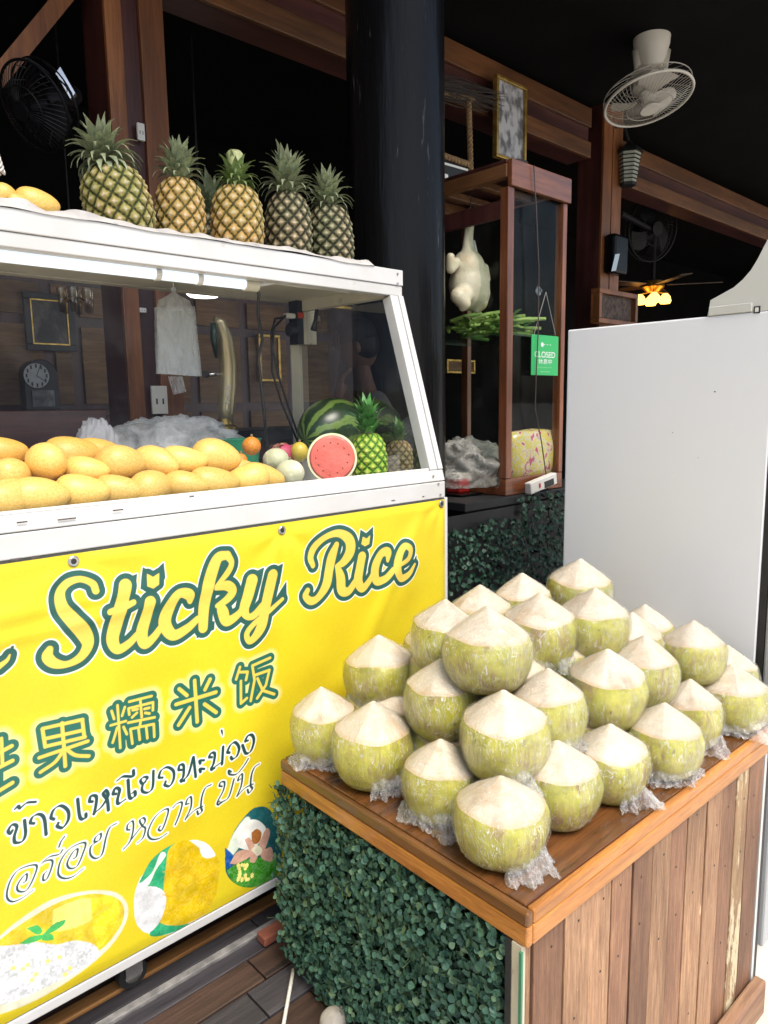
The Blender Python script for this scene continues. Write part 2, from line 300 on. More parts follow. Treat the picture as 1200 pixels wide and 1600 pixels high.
# ---------------------------------------------------------------- banner print (drawn stroke by stroke into a raster made here)
BAN_Y, BAN_X0, BAN_X1, BAN_Z0, BAN_Z1 = 1.30, -0.40, 1.432, 0.432, 1.252
def banner_art(PPM=1000):
    W = int((BAN_X1-BAN_X0)*PPM); Hh = int((BAN_Z1-BAN_Z0)*PPM)
    gx, gy = np.meshgrid((np.arange(W)+.5)/PPM, (np.arange(Hh)+.5)/PPM)      # metres from lower left
    def pl(x, y):
        p = AY(x, y, BAN_Y); return np.array([p[0]-BAN_X0, p[2]-BAN_Z0])
    def scl(x, y):
        a, b, c = pl(x, y), pl(x+4, y), pl(x, y+4)
        return math.sqrt(abs((b[0]-a[0])*(c[1]-a[1])-(b[1]-a[1])*(c[0]-a[0])))/4
    def smooth(P, n=7):
        P = [np.array(p, float) for p in P]
        if len(P) < 3: return P
        Q = [2*P[0]-P[1]]+P+[2*P[-1]-P[-2]]; out = []
        for i in range(1, len(Q)-2):
            for k in range(n):
                t = k/n; a, b, c, d = Q[i-1:i+3]
                out.append(.5*((2*b)+(c-a)*t+(2*a-5*b+4*c-d)*t*t+(3*b-a-3*c+d)*t**3))
        return out+[P[-1]]
    def seg(D, a, b, ra, rb, pad):
        lo = np.minimum(a, b)-pad; hi = np.maximum(a, b)+pad
        i0, i1 = max(0, int(lo[0]*PPM)), min(W, int(hi[0]*PPM)+2); j0, j1 = max(0, int(lo[1]*PPM)), min(Hh, int(hi[1]*PPM)+2)
        if i0 >= i1 or j0 >= j1: return
        X, Y = gx[j0:j1, i0:i1]-a[0], gy[j0:j1, i0:i1]-a[1]; v = b-a; L = max(v@v, 1e-12)
        t = np.clip((X*v[0]+Y*v[1])/L, 0, 1)
        d = np.hypot(X-t*v[0], Y-t*v[1])-(ra+(rb-ra)*t)
        D[j0:j1, i0:i1] = np.minimum(D[j0:j1, i0:i1], d)
    def stroke(D, org, s, pts, r=None, pad=.05, sm=True, pen=None):
        P = smooth([(p+(r,))[:3] if len(p) < 3 else p for p in pts]) if sm else [np.array((p+(r,))[:3], float) for p in pts]
        Q = [(pl(org[0]+p[0]/s, org[1]+p[1]/s), max(p[2], 2)/s*scl(org[0]+p[0]/s, org[1]+p[1]/s)) for p in P]
        for i in range(len(Q)-1):
            (a, ra), (b, rb) = Q[i], Q[i+1]
            if pen is not None:
                v = b-a; an = math.atan2(v[1], v[0]); k = .42+.72*abs(math.sin(an-pen)); ra *= k; rb *= k
            seg(D, a, b, ra, rb, pad)
    def inpoly(P):
        m = np.zeros((Hh, W), bool); n = len(P); Q = np.array(P)
        i0, i1 = max(0, int(Q[:, 0].min()*PPM)-2), min(W, int(Q[:, 0].max()*PPM)+3); j0, j1 = max(0, int(Q[:, 1].min()*PPM)-2), min(Hh, int(Q[:, 1].max()*PPM)+3)
        if i0 >= i1 or j0 >= j1: return m
        sx, sy = gx[j0:j1, i0:i1], gy[j0:j1, i0:i1]; w = np.zeros(sx.shape, bool)
        for i in range(n):
            a, b = P[i], P[(i+1) % n]
            if a[1] == b[1]: continue
            w ^= ((a[1] > sy) != (b[1] > sy)) & (sx < (b[0]-a[0])*(sy-a[1])/(b[1]-a[1])+a[0])
        m[j0:j1, i0:i1] = w
        return m
    def poly(org, s, pts): return inpoly([pl(org[0]+x/s, org[1]+y/s) for x, y in pts])
    def polyd(D, org, s, pts, r=3):
        stroke(D, org, s, list(pts)+[pts[0]], r, sm=False)
        D[poly(org, s, pts)] = np.minimum(D[poly(org, s, pts)], -.002)
    BIG = np.full((Hh, W), 1.0)
    nz = np.random.RandomState(4)
    low = nz.rand(14, 26); ii = np.linspace(0, 12.99, Hh); jj = np.linspace(0, 24.99, W)
    fi, fj = ii.astype(int), jj.astype(int); u, v = (ii-fi)[:, None], (jj-fj)[None, :]
    u, v = u*u*(3-2*u), v*v*(3-2*v)
    low = low[fi][:, fj]*(1-u)*(1-v)+low[fi+1][:, fj]*u*(1-v)+low[fi][:, fj+1]*(1-u)*v+low[fi+1][:, fj+1]*u*v
    img = np.zeros((Hh, W, 3)); img[:] = (0.655, 0.52, 0.018)
    img += (low[..., None]-.5)*np.array([.04, .07, .004])
    def mix(col, a):
        nonlocal img
        img = img*(1-a[..., None])+np.array(col)*a[..., None]
    aa = lambda d: np.clip(.5-d*PPM, 0, 1)
    GREEN, WHITE, FILL = (.018, .090, .072), (.76, .76, .66), (.74, .53, .085)
    # ---- script line
    D = BIG.copy(); G = BIG.copy()
    Z = (0, 820), 4.615
    for p in ([(668,468,24),(645,415,24),(560,385,22),(470,410,27),(415,480,33),(422,580,42),(495,672,52),(580,765,54),(612,850,42),(560,940,32),(460,992,24),(370,985,36),(322,940,40),(338,885,24)],
              [(878,428,46),(850,560,46),(815,700,48),(792,820,44),(830,888,34),(910,845,28),(968,780,22)], [(770,618,22),(850,588,26),(935,548,20)],
              [(1055,545,40),(1030,650,40),(1000,770,42),(1022,848,36),(1085,800,28),(1150,710,22)],
              [(-30,1010,22),(30,965,14),(52,925,6)]):
        stroke(D, *Z, p)
    polyd(D, *Z, [(1040,350),(1080,372),(1122,345),(1118,420),(1080,448),(1038,432)])
    stroke(G, *Z, [(70,870),(52,925)], 12); polyd(G, *Z, [(1010,302),(1080,342),(1155,270),(1166,370),(1130,450),(1060,482),(987,450)])
    polyd(G, *Z, [(800,410),(965,350),(945,500),(790,540)])
    Z = (200, 820), 4.615
    for p in ([(425,545,18),(415,495,38),(340,490,30),(272,590,42),(242,700,46),(300,785,38),(400,740,30),(480,670,22)],
              [(690,212,28),(625,232,36),(582,330,44),(548,470,44),(525,600,40),(518,735,34)], [(690,212,28),(722,270,20),(690,345,22),(612,438,12)],
              [(612,452,14),(690,432,34),(735,470,30),(695,530,26),(622,578,16)], [(640,570,20),(662,620,40),(690,688,34),(775,635,24),(822,560,18)],
              [(872,395,42),(845,500,40),(815,600,36),(840,655,22),(890,640,25),(945,575,22)],
              [(1020,358,40),(995,470,40),(965,600,38),(938,720,38),(890,800,28),(848,828,22),(832,775,20),(890,700,18),(1000,612,16),(1095,530,12)]):
        stroke(D, *Z, p)
    polyd(G, *Z, [(820,372),(955,305),(930,430),(800,470)]); polyd(G, *Z, [(965,335),(1095,278),(1072,420),(950,470)])
    polyd(G, *Z, [(1122,410),(1124,540),(1060,590),(1050,520)]); polyd(G, *Z, [(478,690),(600,690),(596,745),(472,806)])
    Z = (440, 800), 4.615
    for p in ([(205,382,18),(188,320,24),(222,238,24),(300,172,20),(390,150,25),(462,195,36),(472,275,38),(430,352,28),(378,388,15)],
              [(372,232,20),(342,320,34),(322,420,34),(300,520,34),(242,610,24),(190,636,26),(150,602,22),(165,560,18)],
              [(385,400,20),(405,470,34),(412,556,34),(460,566,26),(515,490,22)],
              [(557,318,32),(542,400,32),(530,490,34),(560,545,26),(610,490,20),(650,410,18)],
              [(740,345,12),(742,285,28),(692,300,26),(650,400,32),(660,490,28),(720,475,22),(775,410,18)],
              [(822,372,12),(880,330,18),(895,268,20),(858,240,20),(820,300,24),(800,400,28),(830,470,24),(890,440,18),(930,370,8)]):
        stroke(D, *Z, p)
    polyd(D, *Z, [(563,178),(590,192),(612,168),(606,225),(578,240),(553,225)])
    polyd(G, *Z, [(546,127),(585,152),(634,107),(630,200),(592,255),(530,236)]); polyd(G, *Z, [(940,310),(938,390),(900,420),(910,370)])
    g = .0105; G = np.minimum(D-g, G)
    mix(WHITE, aa(G-.0026)); mix(GREEN, aa(G)); mix(FILL, aa(D))
    # ---- second line: five characters
    D = BIG.copy()
    Z = (0, 1020), 4.615
    for p in ([(285,530),(572,465)], [(285,530),(305,660)], [(570,465),(585,590)], [(315,600),(560,545)], [(305,658),(590,590)], [(425,490),(450,800)], [(262,738),(610,620)], [(432,690),(375,770),(272,842)], [(455,675),(520,720),(618,728)]):
        stroke(D, *Z, p, 13)
    for p in ([(825,365),(845,670)], [(775,508),(885,478)], [(782,405),(800,462)], [(878,378),(858,440)], [(822,525),(790,632)], [(868,520),(892,572)],
              [(910,340),(1072,300)], [(905,388),(1082,345),(1080,402)], [(905,388),(910,432)], [(990,325),(1000,450)], [(935,400),(970,394)], [(930,452),(965,420)], [(1020,392),(1055,384)], [(1025,420),(1055,425)],
              [(902,490),(1092,452)], [(992,478),(985,520)], [(918,535),(932,640)], [(918,535),(1085,500),(1090,592)], [(975,525),(985,612)], [(1030,512),(1040,602)]):
        stroke(D, *Z, p, 9, sm=False)
    for p in ([(-40,712),(65,655)], [(-40,815),(70,760)], [(-40,985),(70,918)]): stroke(D, *Z, p, 15)
    stroke(D, *Z, [(-8,600),(0,790)], 12); stroke(D, *Z, [(-45,815),(-45,985)], 12)
    Z = (220, 1000), 5.0
    for p in ([(395,305),(415,625)], [(250,490),(560,395)], [(275,370),(335,420)], [(515,295),(475,375)], [(355,515),(270,650)], [(472,488),(562,552)]): stroke(D, *Z, p, 14)
    for p in ([(748,200),(718,295)], [(740,240),(808,238),(795,300)], [(755,310),(755,482),(800,442)], [(985,130),(845,190)], [(845,190),(862,300),(830,462)], [(870,262),(978,225),(950,340),(880,442)], [(885,290),(925,382),(1012,410)]):
        stroke(D, *Z, p, 10, sm=False)
    mix((.76, .72, .36), np.clip(1-(D-.0085)/.012, 0, 1)*.75); mix((.016, .125, .088), aa(D-.0085)); mix(FILL, aa(D))
    # ---- third line
    D = BIG.copy(); Z = (0, 1180), 5.0; pn = .35
    for p in ([(78,565),(62,590),(45,568),(75,522),(112,535),(92,615),(100,660),(155,650),(180,590),(172,488)], [(95,402),(122,378),(140,392),(190,352),(258,345)],
              [(245,512),(218,505),(235,462),(285,440),(325,475),(340,598)], [(400,480),(378,465),(400,405),(455,375),(510,415),(512,485),(470,545),(428,535),(435,510)],
              [(585,325),(600,450),(618,480),(648,468),(650,440)], [(700,345),(678,340),(690,300),(730,305),(728,370),(712,440)], [(715,435),(775,380),(822,300),(805,258),(785,285),(815,330),(825,410)],
              [(885,285),(862,282),(880,240),(912,255),(895,330),(905,360),(960,325)], [(978,180),(990,312),(1030,300),(1030,268),(1008,280)], [(890,185),(940,150),(1015,148),(1020,105)]):
        stroke(D, *Z, p, 13, pen=pn)
    Z = (180, 1120), 5.0
    for p in ([(215,492),(188,505),(175,480),(200,455),(228,462),(190,520),(190,565),(232,572),(268,530),(275,408)],
              [(345,458),(318,455),(335,405),(382,378),(428,405),(430,465),(400,520),(362,515),(368,488)], [(495,398),(470,395),(480,360),(508,365),(505,440),(490,475),(510,480)], [(505,475),(545,425),(582,300)], [(585,300),(598,448)],
              [(635,345),(632,325),(665,322)], [(635,410),(632,388),(665,388)], [(725,298),(705,295),(722,265),(748,272),(738,340),(722,380),(742,382)], [(735,380),(805,330)], [(812,218),(802,350)],
              [(860,262),(845,255),(868,205),(905,182),(935,225),(920,285),(885,312),(872,298)], [(1005,168),(985,170),(1005,130),(1038,128),(1052,175),(1030,250),(990,268),(962,205)]):
        stroke(D, *Z, p, 11, pen=pn)
    for x_, y_ in ((488, 480), (722, 388)): stroke(D, *Z, [(x_+8*math.cos(t), y_+9*math.sin(t)) for t in np.linspace(0, 6.3, 9)], 8)
    stroke(D, *Z, [(802,92,9),(806,110,7),(810,132,2)])
    # ---- fourth line
    Z = (0, 1180), 5.0
    for p in ([(240,1030),(150,1095),(75,1120),(35,1075),(60,960),(130,870),(262,835),(245,930),(190,1030),(130,1040),(115,1000),(155,930),(190,905),(185,955),(160,975)],
              [(298,830),(345,800),(390,805),(375,880),(345,945),(318,952),(322,910),(345,885)], [(310,812),(370,770),(440,752),(470,715)], [(440,695),(455,655),(485,612)],
              [(632,862),(550,925),(480,940),(435,905),(455,800),(530,705),(642,662),(625,750),(580,845),(525,862),(505,820),(545,740),(585,712),(575,770),(550,788)],
              [(735,650),(715,655),(725,620),(765,592),(755,640),(690,690),(685,755),(725,785),(775,750),(805,620),(835,545),(890,510)]):
        stroke(D, *Z, p, 8, pen=pn)
    Z = (180, 1120), 5.0
    for p in ([(88,862),(68,858),(75,820),(112,795),(115,860),(90,950),(40,1012)], [(82,960),(150,870),(205,800),(195,768),(165,790),(185,830),(208,850),(190,920),(148,962)],
              [(378,888),(310,930),(250,930),(228,880),(270,780),(335,715),(385,702),(365,790),(335,862),(310,858),(322,832)], [(418,690),(455,655),(492,652),(472,740),(440,822)],
              [(545,655),(522,660),(535,620),(562,608),(560,690),(518,782)], [(525,772),(590,710),(655,680)], [(720,510),(675,535),(648,600),(640,680),(650,715),(622,742),(612,718)],
              [(805,525),(785,520),(795,492),(825,495),(815,560),(772,645),(782,668),(830,635)], [(788,655),(858,612),(900,470)], [(875,412),(855,402),(865,432),(920,430),(975,370),(1012,310)],
              [(955,468),(932,480),(942,448),(965,435),(958,520),(925,605)], [(930,600),(990,540),(1052,510)], [(1100,352),(1062,380),(1038,440),(1032,520),(1045,545),(1018,578),(1008,555)]):
        stroke(D, *Z, p, 7.5, pen=pn)
    stroke(D, *Z, [(790,640),(768,655),(780,672),(794,655)], 5)
    mix((.86, .86, .78), aa(D-.0030)); mix((.012, .055, .055), aa(D))
    # ---- printed food pictures
    rs = np.random.RandomState(9)
    fine = rs.rand(Hh//4+1, W//4+1).repeat(4, 0).repeat(4, 1)[:Hh, :W]
    Z = (0, 1180), 5.0
    md = rs.rand(Hh//14+3, W//14+3); yi = np.arange(Hh)/14.; xi = np.arange(W)/14.; y0_, x0_ = yi.astype(int), xi.astype(int); fy, fx = (yi-y0_)[:, None], (xi-x0_)[None, :]
    md = md[y0_][:, x0_]*(1-fy)*(1-fx)+md[y0_+1][:, x0_]*fy*(1-fx)+md[y0_][:, x0_+1]*(1-fy)*fx+md[y0_+1][:, x0_+1]*fy*fx
    def blob(org, s, pts, col, n=.0, soft=0, sh=.42):
        m = poly(org, s, [tuple(q[:2]) for q in smooth(list(pts)+[pts[0]])]).astype(float)
        for _ in range(soft): m = (m+np.roll(m, 1, 0)+np.roll(m, -1, 0)+np.roll(m, 1, 1)+np.roll(m, -1, 1))/5
        nonlocal img
        mix(col, m); img = np.clip(img*(1+(m*(md-.55)*sh)[..., None]), 0, 1)
        if n:
            img = np.clip(img+(m*(fine-.5)*n)[..., None], 0, 1)
        return m
    O = (0, 1200), 2.4
    bowl = [(-120,760),(-40,650),(60,560),(190,480),(330,448),(430,460),(470,520),(440,610),(360,700),(240,790),(120,860),(0,905),(-120,930)]
    blob(*O, bowl, (.70, .69, .50), 0, 2)
    blob(*O, [(-120,740),(-20,640),(90,560),(220,488),(340,460),(430,480),(455,530),(430,600),(350,680),(200,720),(0,720)], (.66, .50, .03), .05)
    blob(*O, [(190,520),(290,480),(350,490),(330,560),(200,600)], (.88, .78, .18), .05, 2)
    blob(*O, [(330,480),(410,470),(440,520),(400,620),(360,660),(340,600)], (.82, .62, .03), .05, 2)
    blob(*O, [(-120,690),(-40,660),(60,650),(120,640),(200,650),(270,635),(340,650),(360,690),(300,740),(180,800),(60,855),(-60,880),(-120,860)], (.64, .66, .66), .22, 1)
    for k in range(9):
        x, y = rs.uniform(20, 260), rs.uniform(670, 780); blob(*O, [(x,y),(x+14,y-8),(x+20,y+4),(x+6,y+10)], (.85, .74, .2), 0, 1)
    for p in ([(65,645),(110,620),(150,615),(140,632),(90,648)], [(150,615),(190,575),(235,558),(225,580),(180,608)], [(90,590),(130,578),(150,600),(130,612)], [(150,612),(185,612),(190,632),(150,634)]):
        blob(*O, p, (.06, .42, .10), .03)
    C1 = [(515,400),(600,310),(700,262),(770,280),(806,350),(800,450),(760,540),(690,590),(600,620),(530,600),(495,540),(495,460)]
    mc = blob(*O, C1, (.80, .84, .76), 0)
    blob(*O, [(510,420),(560,330),(640,275),(660,300),(620,420),(600,560),(640,580),(690,572),(690,590),(600,620),(550,612),(590,540),(540,430)], (.03, .36, .16), .05)
    blob(*O, [(515,425),(560,380),(590,310),(610,318),(575,370),(545,430)], (.74, .80, .66), .02, 1)
    blob(*O, [(600,460),(610,370),(625,290),(690,262),(735,290),(806,330),(804,440),(770,530),(690,578),(600,575),(585,540)], (.66, .46, .012), .05, 1)
    blob(*O, [(730,268),(770,285),(795,320),(750,325)], (.82, .84, .84), 0, 1)
    blob(*O, [(495,470),(530,435),(590,442),(612,480),(600,540),(575,585),(540,608),(505,580),(492,530)], (.66, .67, .67), .06)
    D = BIG.copy()
    for p in ([(605,545),(700,475),(800,435)], [(600,380),(680,375),(735,415),(780,495)], [(715,285),(690,350),(660,400)], [(735,415),(806,380)], [(600,465),(640,470),(665,440)], [(640,300),(630,370),(650,400)]): stroke(D, *O, p, 2.2)
    mix((.62, .36, .01), aa(D)*.75)
    C2 = [(838,320),(860,240),(900,180),(945,140),(1000,150),(1040,250),(1040,370),(1000,425),(930,442),(870,425),(835,380)]
    blob(*O, C2, (.018, .12, .13), .03)
    blob(*O, [(840,300),(862,240),(905,180),(925,185),(900,260),(860,320)], (.72, .80, .66), .02, 2)
    blob(*O, [(832,290),(862,320),(855,360),(835,365)], (.02, .10, .34), .05)
    blob(*O, [(882,290),(880,230),(915,190),(955,188),(985,220),(970,260),(930,300)], (.84, .85, .78), .02)
    blob(*O, [(838,375),(880,350),(930,330),(1000,330),(1040,360),(1010,420),(930,442),(870,425)], (.07, .30, .04), .10)
    for k in range(26):
        x, y = rs.uniform(875, 940), rs.uniform(350, 412); blob(*O, [(x,y),(x+9,y-6),(x+13,y+2),(x+4,y+9)], (.86, .76, .22), 0)
    blob(*O, [(930,235),(950,220),(968,235),(960,270),(935,275)], (.42, .15, .03), .05)
    for p in ([(850,350),(880,305),(930,300),(935,318),(880,350)], [(905,260),(925,255),(950,300),(930,312)], [(950,300),(985,220),(1000,240),(975,310)], [(960,310),(1005,290),(1010,340),(975,335)], [(925,345),(930,305),(958,305),(945,345)]):
        blob(*O, p, (.62, .36, .26), .05)
    blob(*O, [(930,300),(950,280),(972,300),(955,322)], (.76, .72, .52), .05)
    img = np.clip(img*(1+.05*(fine[..., None]-.5)), 0, 1)
    return img, W, Hh
# ================================================================ fruit cart
CX0, CX1, CYF, CYT, CYB = -.42, 1.436, 1.30, 1.453, 1.95
ZS, ZT, ZR, DZ = 1.297, 1.790, 1.858, 1.285          # sill, top of glass, roof top, display deck
cart = thing('fruit_cart', 'white metal fruit display cart with sloped glass front and yellow banner below', 'cart', (.5, 1.62, FL))
MB().box((CX0, CYF+.012, .45), (CX1, CYB, 1.25)).build('body', MT['white'], cart, bevel=.004)
MB().box((CX0, CYF-.008, .408), (CX1+.004, CYF+.03, .4285)).build('bottom_strip', MT['white'], cart, bevel=.002)
MB().box((CX0, CYF+.03, .415), (CX1-.004, CYB-.02, .449)).build('underframe', MT['rubber'], cart)
MB().box((CX1+.0005, CYF-.004, .43), (CX1+.012, CYF+.03, 1.2515)).build('corner_strip', MT['white'], cart, bevel=.002)
MB().box((CX0, CYF-.006, 1.2525), (CX1, CYF+.04, ZS-.001)).build('lower_rail', MT['white'], cart, bevel=.0025)
sl = Vector((0, CYT-CYF, ZT-ZS)); slL = sl.length; sl.normalize(); nrm = Vector((0, -sl.z, sl.y))        # up the slope, outwards
def S(x, s, o=0): return Vector((x, CYF+.004, ZS))+Vector((x*0, 0, 0))+sl*s+nrm*o if False else Vector((x, CYF, ZS))+sl*s+nrm*o
def slab(mb, x0, x1, s0, s1, o0, o1): return mb.add([S(x, s, o) for o in (o0, o1) for x, s in ((x0,s0),(x1,s0),(x1,s1),(x0,s1))], [(0,3,2,1),(4,5,6,7),(0,1,5,4),(1,2,6,5),(2,3,7,6),(3,0,4,7)])
slab(MB(), CX0, CX1, .0, .030, -.03, .006).build('sill', MT['white'], cart, bevel=.002, fix=True)
slab(MB(), CX0, CX1-.05, .0305, .037, -.012, .004).build('glass_bead', MT['white_plastic'], cart, bevel=.0015, fix=True)
slab(MB(), CX1-.046, CX1-.018, .031, slL-.001, -.028, .005).build('front_post', MT['white'], cart, bevel=.002, fix=True)
slab(MB(), CX1-.017, CX1, .031, slL-.001, -.028, .0085).build('front_post_edge', MT['white'], cart, bevel=.002, fix=True)
MB().add([S(CX0+.01, .038, -.006), S(CX1-.047, .038, -.006), S(CX1-.047, slL-.004, -.006), S(CX0+.01, slL-.004, -.006)], [(0,1,2,3)]).build('front_glass', MT['glass'], cart)
MB().box((CX0, CYT-.004, ZT), (CX1, CYT+.03, 1.8165)).build('upper_rail', MT['white'], cart, bevel=.002)
MB().box((CX0, CYT-.007, 1.8175), (CX1+.001, CYT+.03, ZR)).build('fascia', MT['white'], cart, bevel=.002)
MB().box((CX0, CYT+.031, 1.835), (CX1, CYB, 1.856)).build('roof', MT['white'], cart)
MB().box((CX0+.02, CYT+.05, 1.822), (CX1-.03, CYB-.05, 1.8345)).build('roof_lining', MT['cream'], cart)
zr0 = AY(240, 451, CYB-.03)[2]
MB().box((CX0, CYB-.04, zr0), (CX1, CYB-.001, 1.834)).build('rear_rail', MT['cream'], cart, bevel=.002)
MB().box((CX1-.045, CYB-.045, DZ), (CX1-.002, CYB-.0405, 1.83)).build('rear_post', MT['cream'], cart)
MB().box((CX1-.03, CYT+.031, 1.79), (CX1-.002, CYB-.046, 1.834)).build('side_rail', MT['cream'], cart, bevel=.002)
MB().add([S(CX1-.012, .03, -.03), (CX1-.012, CYB-.046, ZS), (CX1-.012, CYB-.046, 1.789), S(CX1-.012, slL, -.03)], [(0,1,2,3)]).build('side_glass', MT['side_glass'], cart)
MB().box((CX0, CYF+.041, 1.2505), (CX1-.002, CYB, DZ)).build('deck', plain('deck_sheet', (.55, .55, .53), (.42, .42, .40), 7, .3), cart)
x1 = AY(166, 660, CYB-.02)[0]; zt = AY(80, 641, CYB-.02)[2]
MB().box((CX0, CYB-.03, DZ+.0005), (x1, CYB-.005, zt)).build('rear_board', MT['maroon_x'], cart, bevel=.003)
p = AY(88, 703, CYB-.03); MB().box((p[0]-.016, CYB-.042, p[2]-.016), (p[0]+.016, CYB-.0305, p[2]+.016)).build('latch', MT['white_plastic'], cart, bevel=.003)
rus = plain('paint_chip', (.10, .08, .07), (.04, .035, .03), 30, .8)
for px, py, w in ((25, 874, 14), (55, 871, 10), (105, 811, 26), (185, 797, 16), (35, 816, 14), (300, 776, 8), (615, 782, 10), (662, 776, 6)):
    q = AY(px, py, CYF-.0075); MB().box((q[0]-w*.0006, CYF-.0068, q[2]-.0012), (q[0]+w*.0006, CYF-.0058, q[2]+.0012)).build('paint_chip', rus, cart)
for px, py, yy in ((685, 756, CYF-.007), (688, 773, CYF-.007), (621, 428, CYT-.0075), (621, 443, CYT-.0075), (677, 744, CYF-.004)):
    q = AY(px, py, yy); MB().lathe([(.003, 0), (.003, .0016), (.0015, .002)], 12, q, M=Matrix.Rotation(math.pi/2, 3, 'X')).build('rivet', MT['chrome'], cart)
def castor(x, y):
    w = MB().lathe([(.012, -.011), (.030, -.011), (.032, -.006), (.032, .006), (.030, .011), (.012, .011)], 28, (x, y, FL+.0325), M=Matrix.Rotation(math.pi/2, 3, 'X')).build('castor', MT['rubber'], cart, smooth=40)
    MB().lathe([(.004, -.013), (.018, -.013), (.018, .013), (.004, .013)], 20, (x, y, FL+.0325), M=Matrix.Rotation(math.pi/2, 3, 'X')).build('hub', MT['chrome'], w, smooth=40)
    f = MB(); f.box((x-.018, y-.018, FL+.033), (x+.018, y-.0145, .4145)); f.box((x-.018, y+.0145, FL+.033), (x+.018, y+.018, .4145)); f.build('fork', MT['chrome'], w)
wx = AY(205, 1520, 1.37)
castor(wx[0], 1.37); castor(1.30, 1.40); castor(wx[0], 1.88); castor(1.30, 1.88); castor(-.3, 1.40); castor(-.3, 1.88)
# banner
art, aw, ah = banner_art()
im = bpy.data.images.new('banner_print', aw, ah, float_buffer=True, is_data=True); px_ = np.ones((ah, aw, 4), np.float32); px_[..., :3] = art; im.pixels.foreach_set(px_.ravel()); im.update(); im.pack()
m, n, l, b = NT('printed_vinyl'); t = n.new('ShaderNodeTexImage'); t.image = im; l.new(t.outputs[0], b.inputs['Base Color']); setp(b, rough=.36, spec=.45)
v = coords(n, l, (1, 1, 1), False); bumpn(n, l, b, ntex(n, l, v, 9, 3), .05, .02)
NXb, NZb = 220, 100; V = []; F = []
gro = [AY(px, py, BAN_Y) for px, py in ((112, 876), (437, 828), (686, 787))]+[np.array([-.05, 1.3, 1.235]), np.array([-.36, 1.3, 1.235])]
for j in range(NZb+1):
    for i in range(NXb+1):
        x = BAN_X0+(BAN_X1-BAN_X0)*i/NXb; z = BAN_Z0+(BAN_Z1-.004-BAN_Z0)*j/NZb
        e = min(1, (BAN_Z1-z)/.02)*min(1, (BAN_X1-x)/.02)*min(1, (z-BAN_Z0)/.02)
        d = .0045+.0050*fbm((x*1.1, z*2.6, 0), 1.4)+.0016*fbm((x*.6+z*.8, z*5-x*1.5, 3), 1.8)
        for q in gro:                                           # pull folds running from each eyelet
            dx, dz = x-q[0], q[2]-z; r_ = math.hypot(dx, dz)+.01; an = math.atan2(dx, dz)
            d += .0024*math.exp(-r_*5.0)*min(1, r_/.03)*math.sin(an*7+q[0]*5)
        for x_, z_, an, w_, h_ in ((1.25, 1.09, .95, .020, .0035), (.35, 1.16, .02, .015, .0030), (.45, 1.125, .04, .012, .0028), (1.12, .90, .75, .05, .004), (.75, .78, .5, .06, .0025)):
            c_, s_ = math.cos(an), math.sin(an); u_ = (x-x_)*c_+(z-z_)*s_; t_ = -(x-x_)*s_+(z-z_)*c_; d += 1.5*h_*math.exp(-(t_/w_)**2-(u_/.28)**2)
        for q in gro: e *= min(1, max(0, math.hypot(x-q[0], z-q[2])-.011)/.03)
        V.append((x, BAN_Y-.0075-max(.0004, d)*e, z))
for j in range(NZb):
    for i in range(NXb): a = j*(NXb+1)+i; F.append((a, a+1, a+NXb+2, a+NXb+1))
ban = thing('banner', 'yellow vinyl banner lettered Sticky Rice with food pictures on the cart front', 'banner', (.5, BAN_Y-.0075, BAN_Z0))
sh = MB().add(V, F).build('sheet', m, ban, smooth=True)
uv = sh.data.uv_layers.new(name='UVMap'); vi = np.empty(len(sh.data.loops), np.int32); sh.data.loops.foreach_get('vertex_index', vi)
uvs = np.stack([(vi % (NXb+1))/NXb, (vi//(NXb+1))/NZb*(BAN_Z1-.004-BAN_Z0)/(BAN_Z1-BAN_Z0)], 1).astype(np.float32); uv.data.foreach_set('uv', uvs.ravel())
for q in gro:
    MB().lathe([(.0050, 0), (.0098, 0), (.0098, .0008), (.0082, .0020), (.0050, .0015)], 24, (q[0], BAN_Y-.0088, q[2]), M=Matrix.Rotation(math.pi/2, 3, 'X'), cap=(False, False)).build('eyelet', MT['chrome'], ban, smooth=40)
    MB().lathe([(.0050, 0), (.0050, .0006)], 20, (q[0], BAN_Y-.0088, q[2]), M=Matrix.Rotation(math.pi/2, 3, 'X')).build('eyelet_hole', MT['rubber'], ban)
# tube lamp, cables, socket box
TY = CYT+.05
a, c = AY(-40, 374, TY), AY(381, 437, TY); zc = 1.784
lamp = thing('tube_lamp', 'long white fluorescent tube lamp under the front edge of the cart roof', 'lamp', (a[0], TY, zc-.015))
MB().tube([(CX0+.1, TY, zc), (c[0], TY, zc)], .0125, 16).build('tube', emit('lit_tube', (.80, .89, 1.0), .40), lamp, smooth=40)
MB().tube([(c[0], TY, zc), (c[0]+.035, TY, zc)], .0155, 16).build('end_cap', MT['cream'], lamp, smooth=40)
MB().box((CX0+.08, TY-.012, zc+.0135), (c[0]+.03, TY+.016, 1.8215)).build('batten', MT['white'], lamp)
for px in (240, 305): xx = AY(px, 410, TY)[0]; MB().tube([(xx, TY, zc), (xx+.012, TY, zc)], .0145, 16).build('clip', MT['white_plastic'], lamp)
xe_ = c[0]+.035
q1, q2 = AY(420, 640, 1.72), AY(424, 700, 1.66)
cb = MB().tube([(xe_, TY, zc), (xe_+.012, TY+.01, zc-.02), (xe_+.02, TY+.03, zc-.06), AY(410, 530, 1.60), AY(404, 560, 1.62), AY(411, 630, 1.64), AY(418, 700, 1.66)], .0042, 10)
tag(cb.build('lamp_cable', MT['wire'], smooth=True, loc=(xe_, TY, 1.3)), 'black cable hanging from the end of the tube lamp', 'cable')
pts = [(xe_, TY+.004, zc+.002)]+[AY(x, y, TY+.03) for x, y in ((430, 440), (470, 446), (505, 449), (545, 455))]
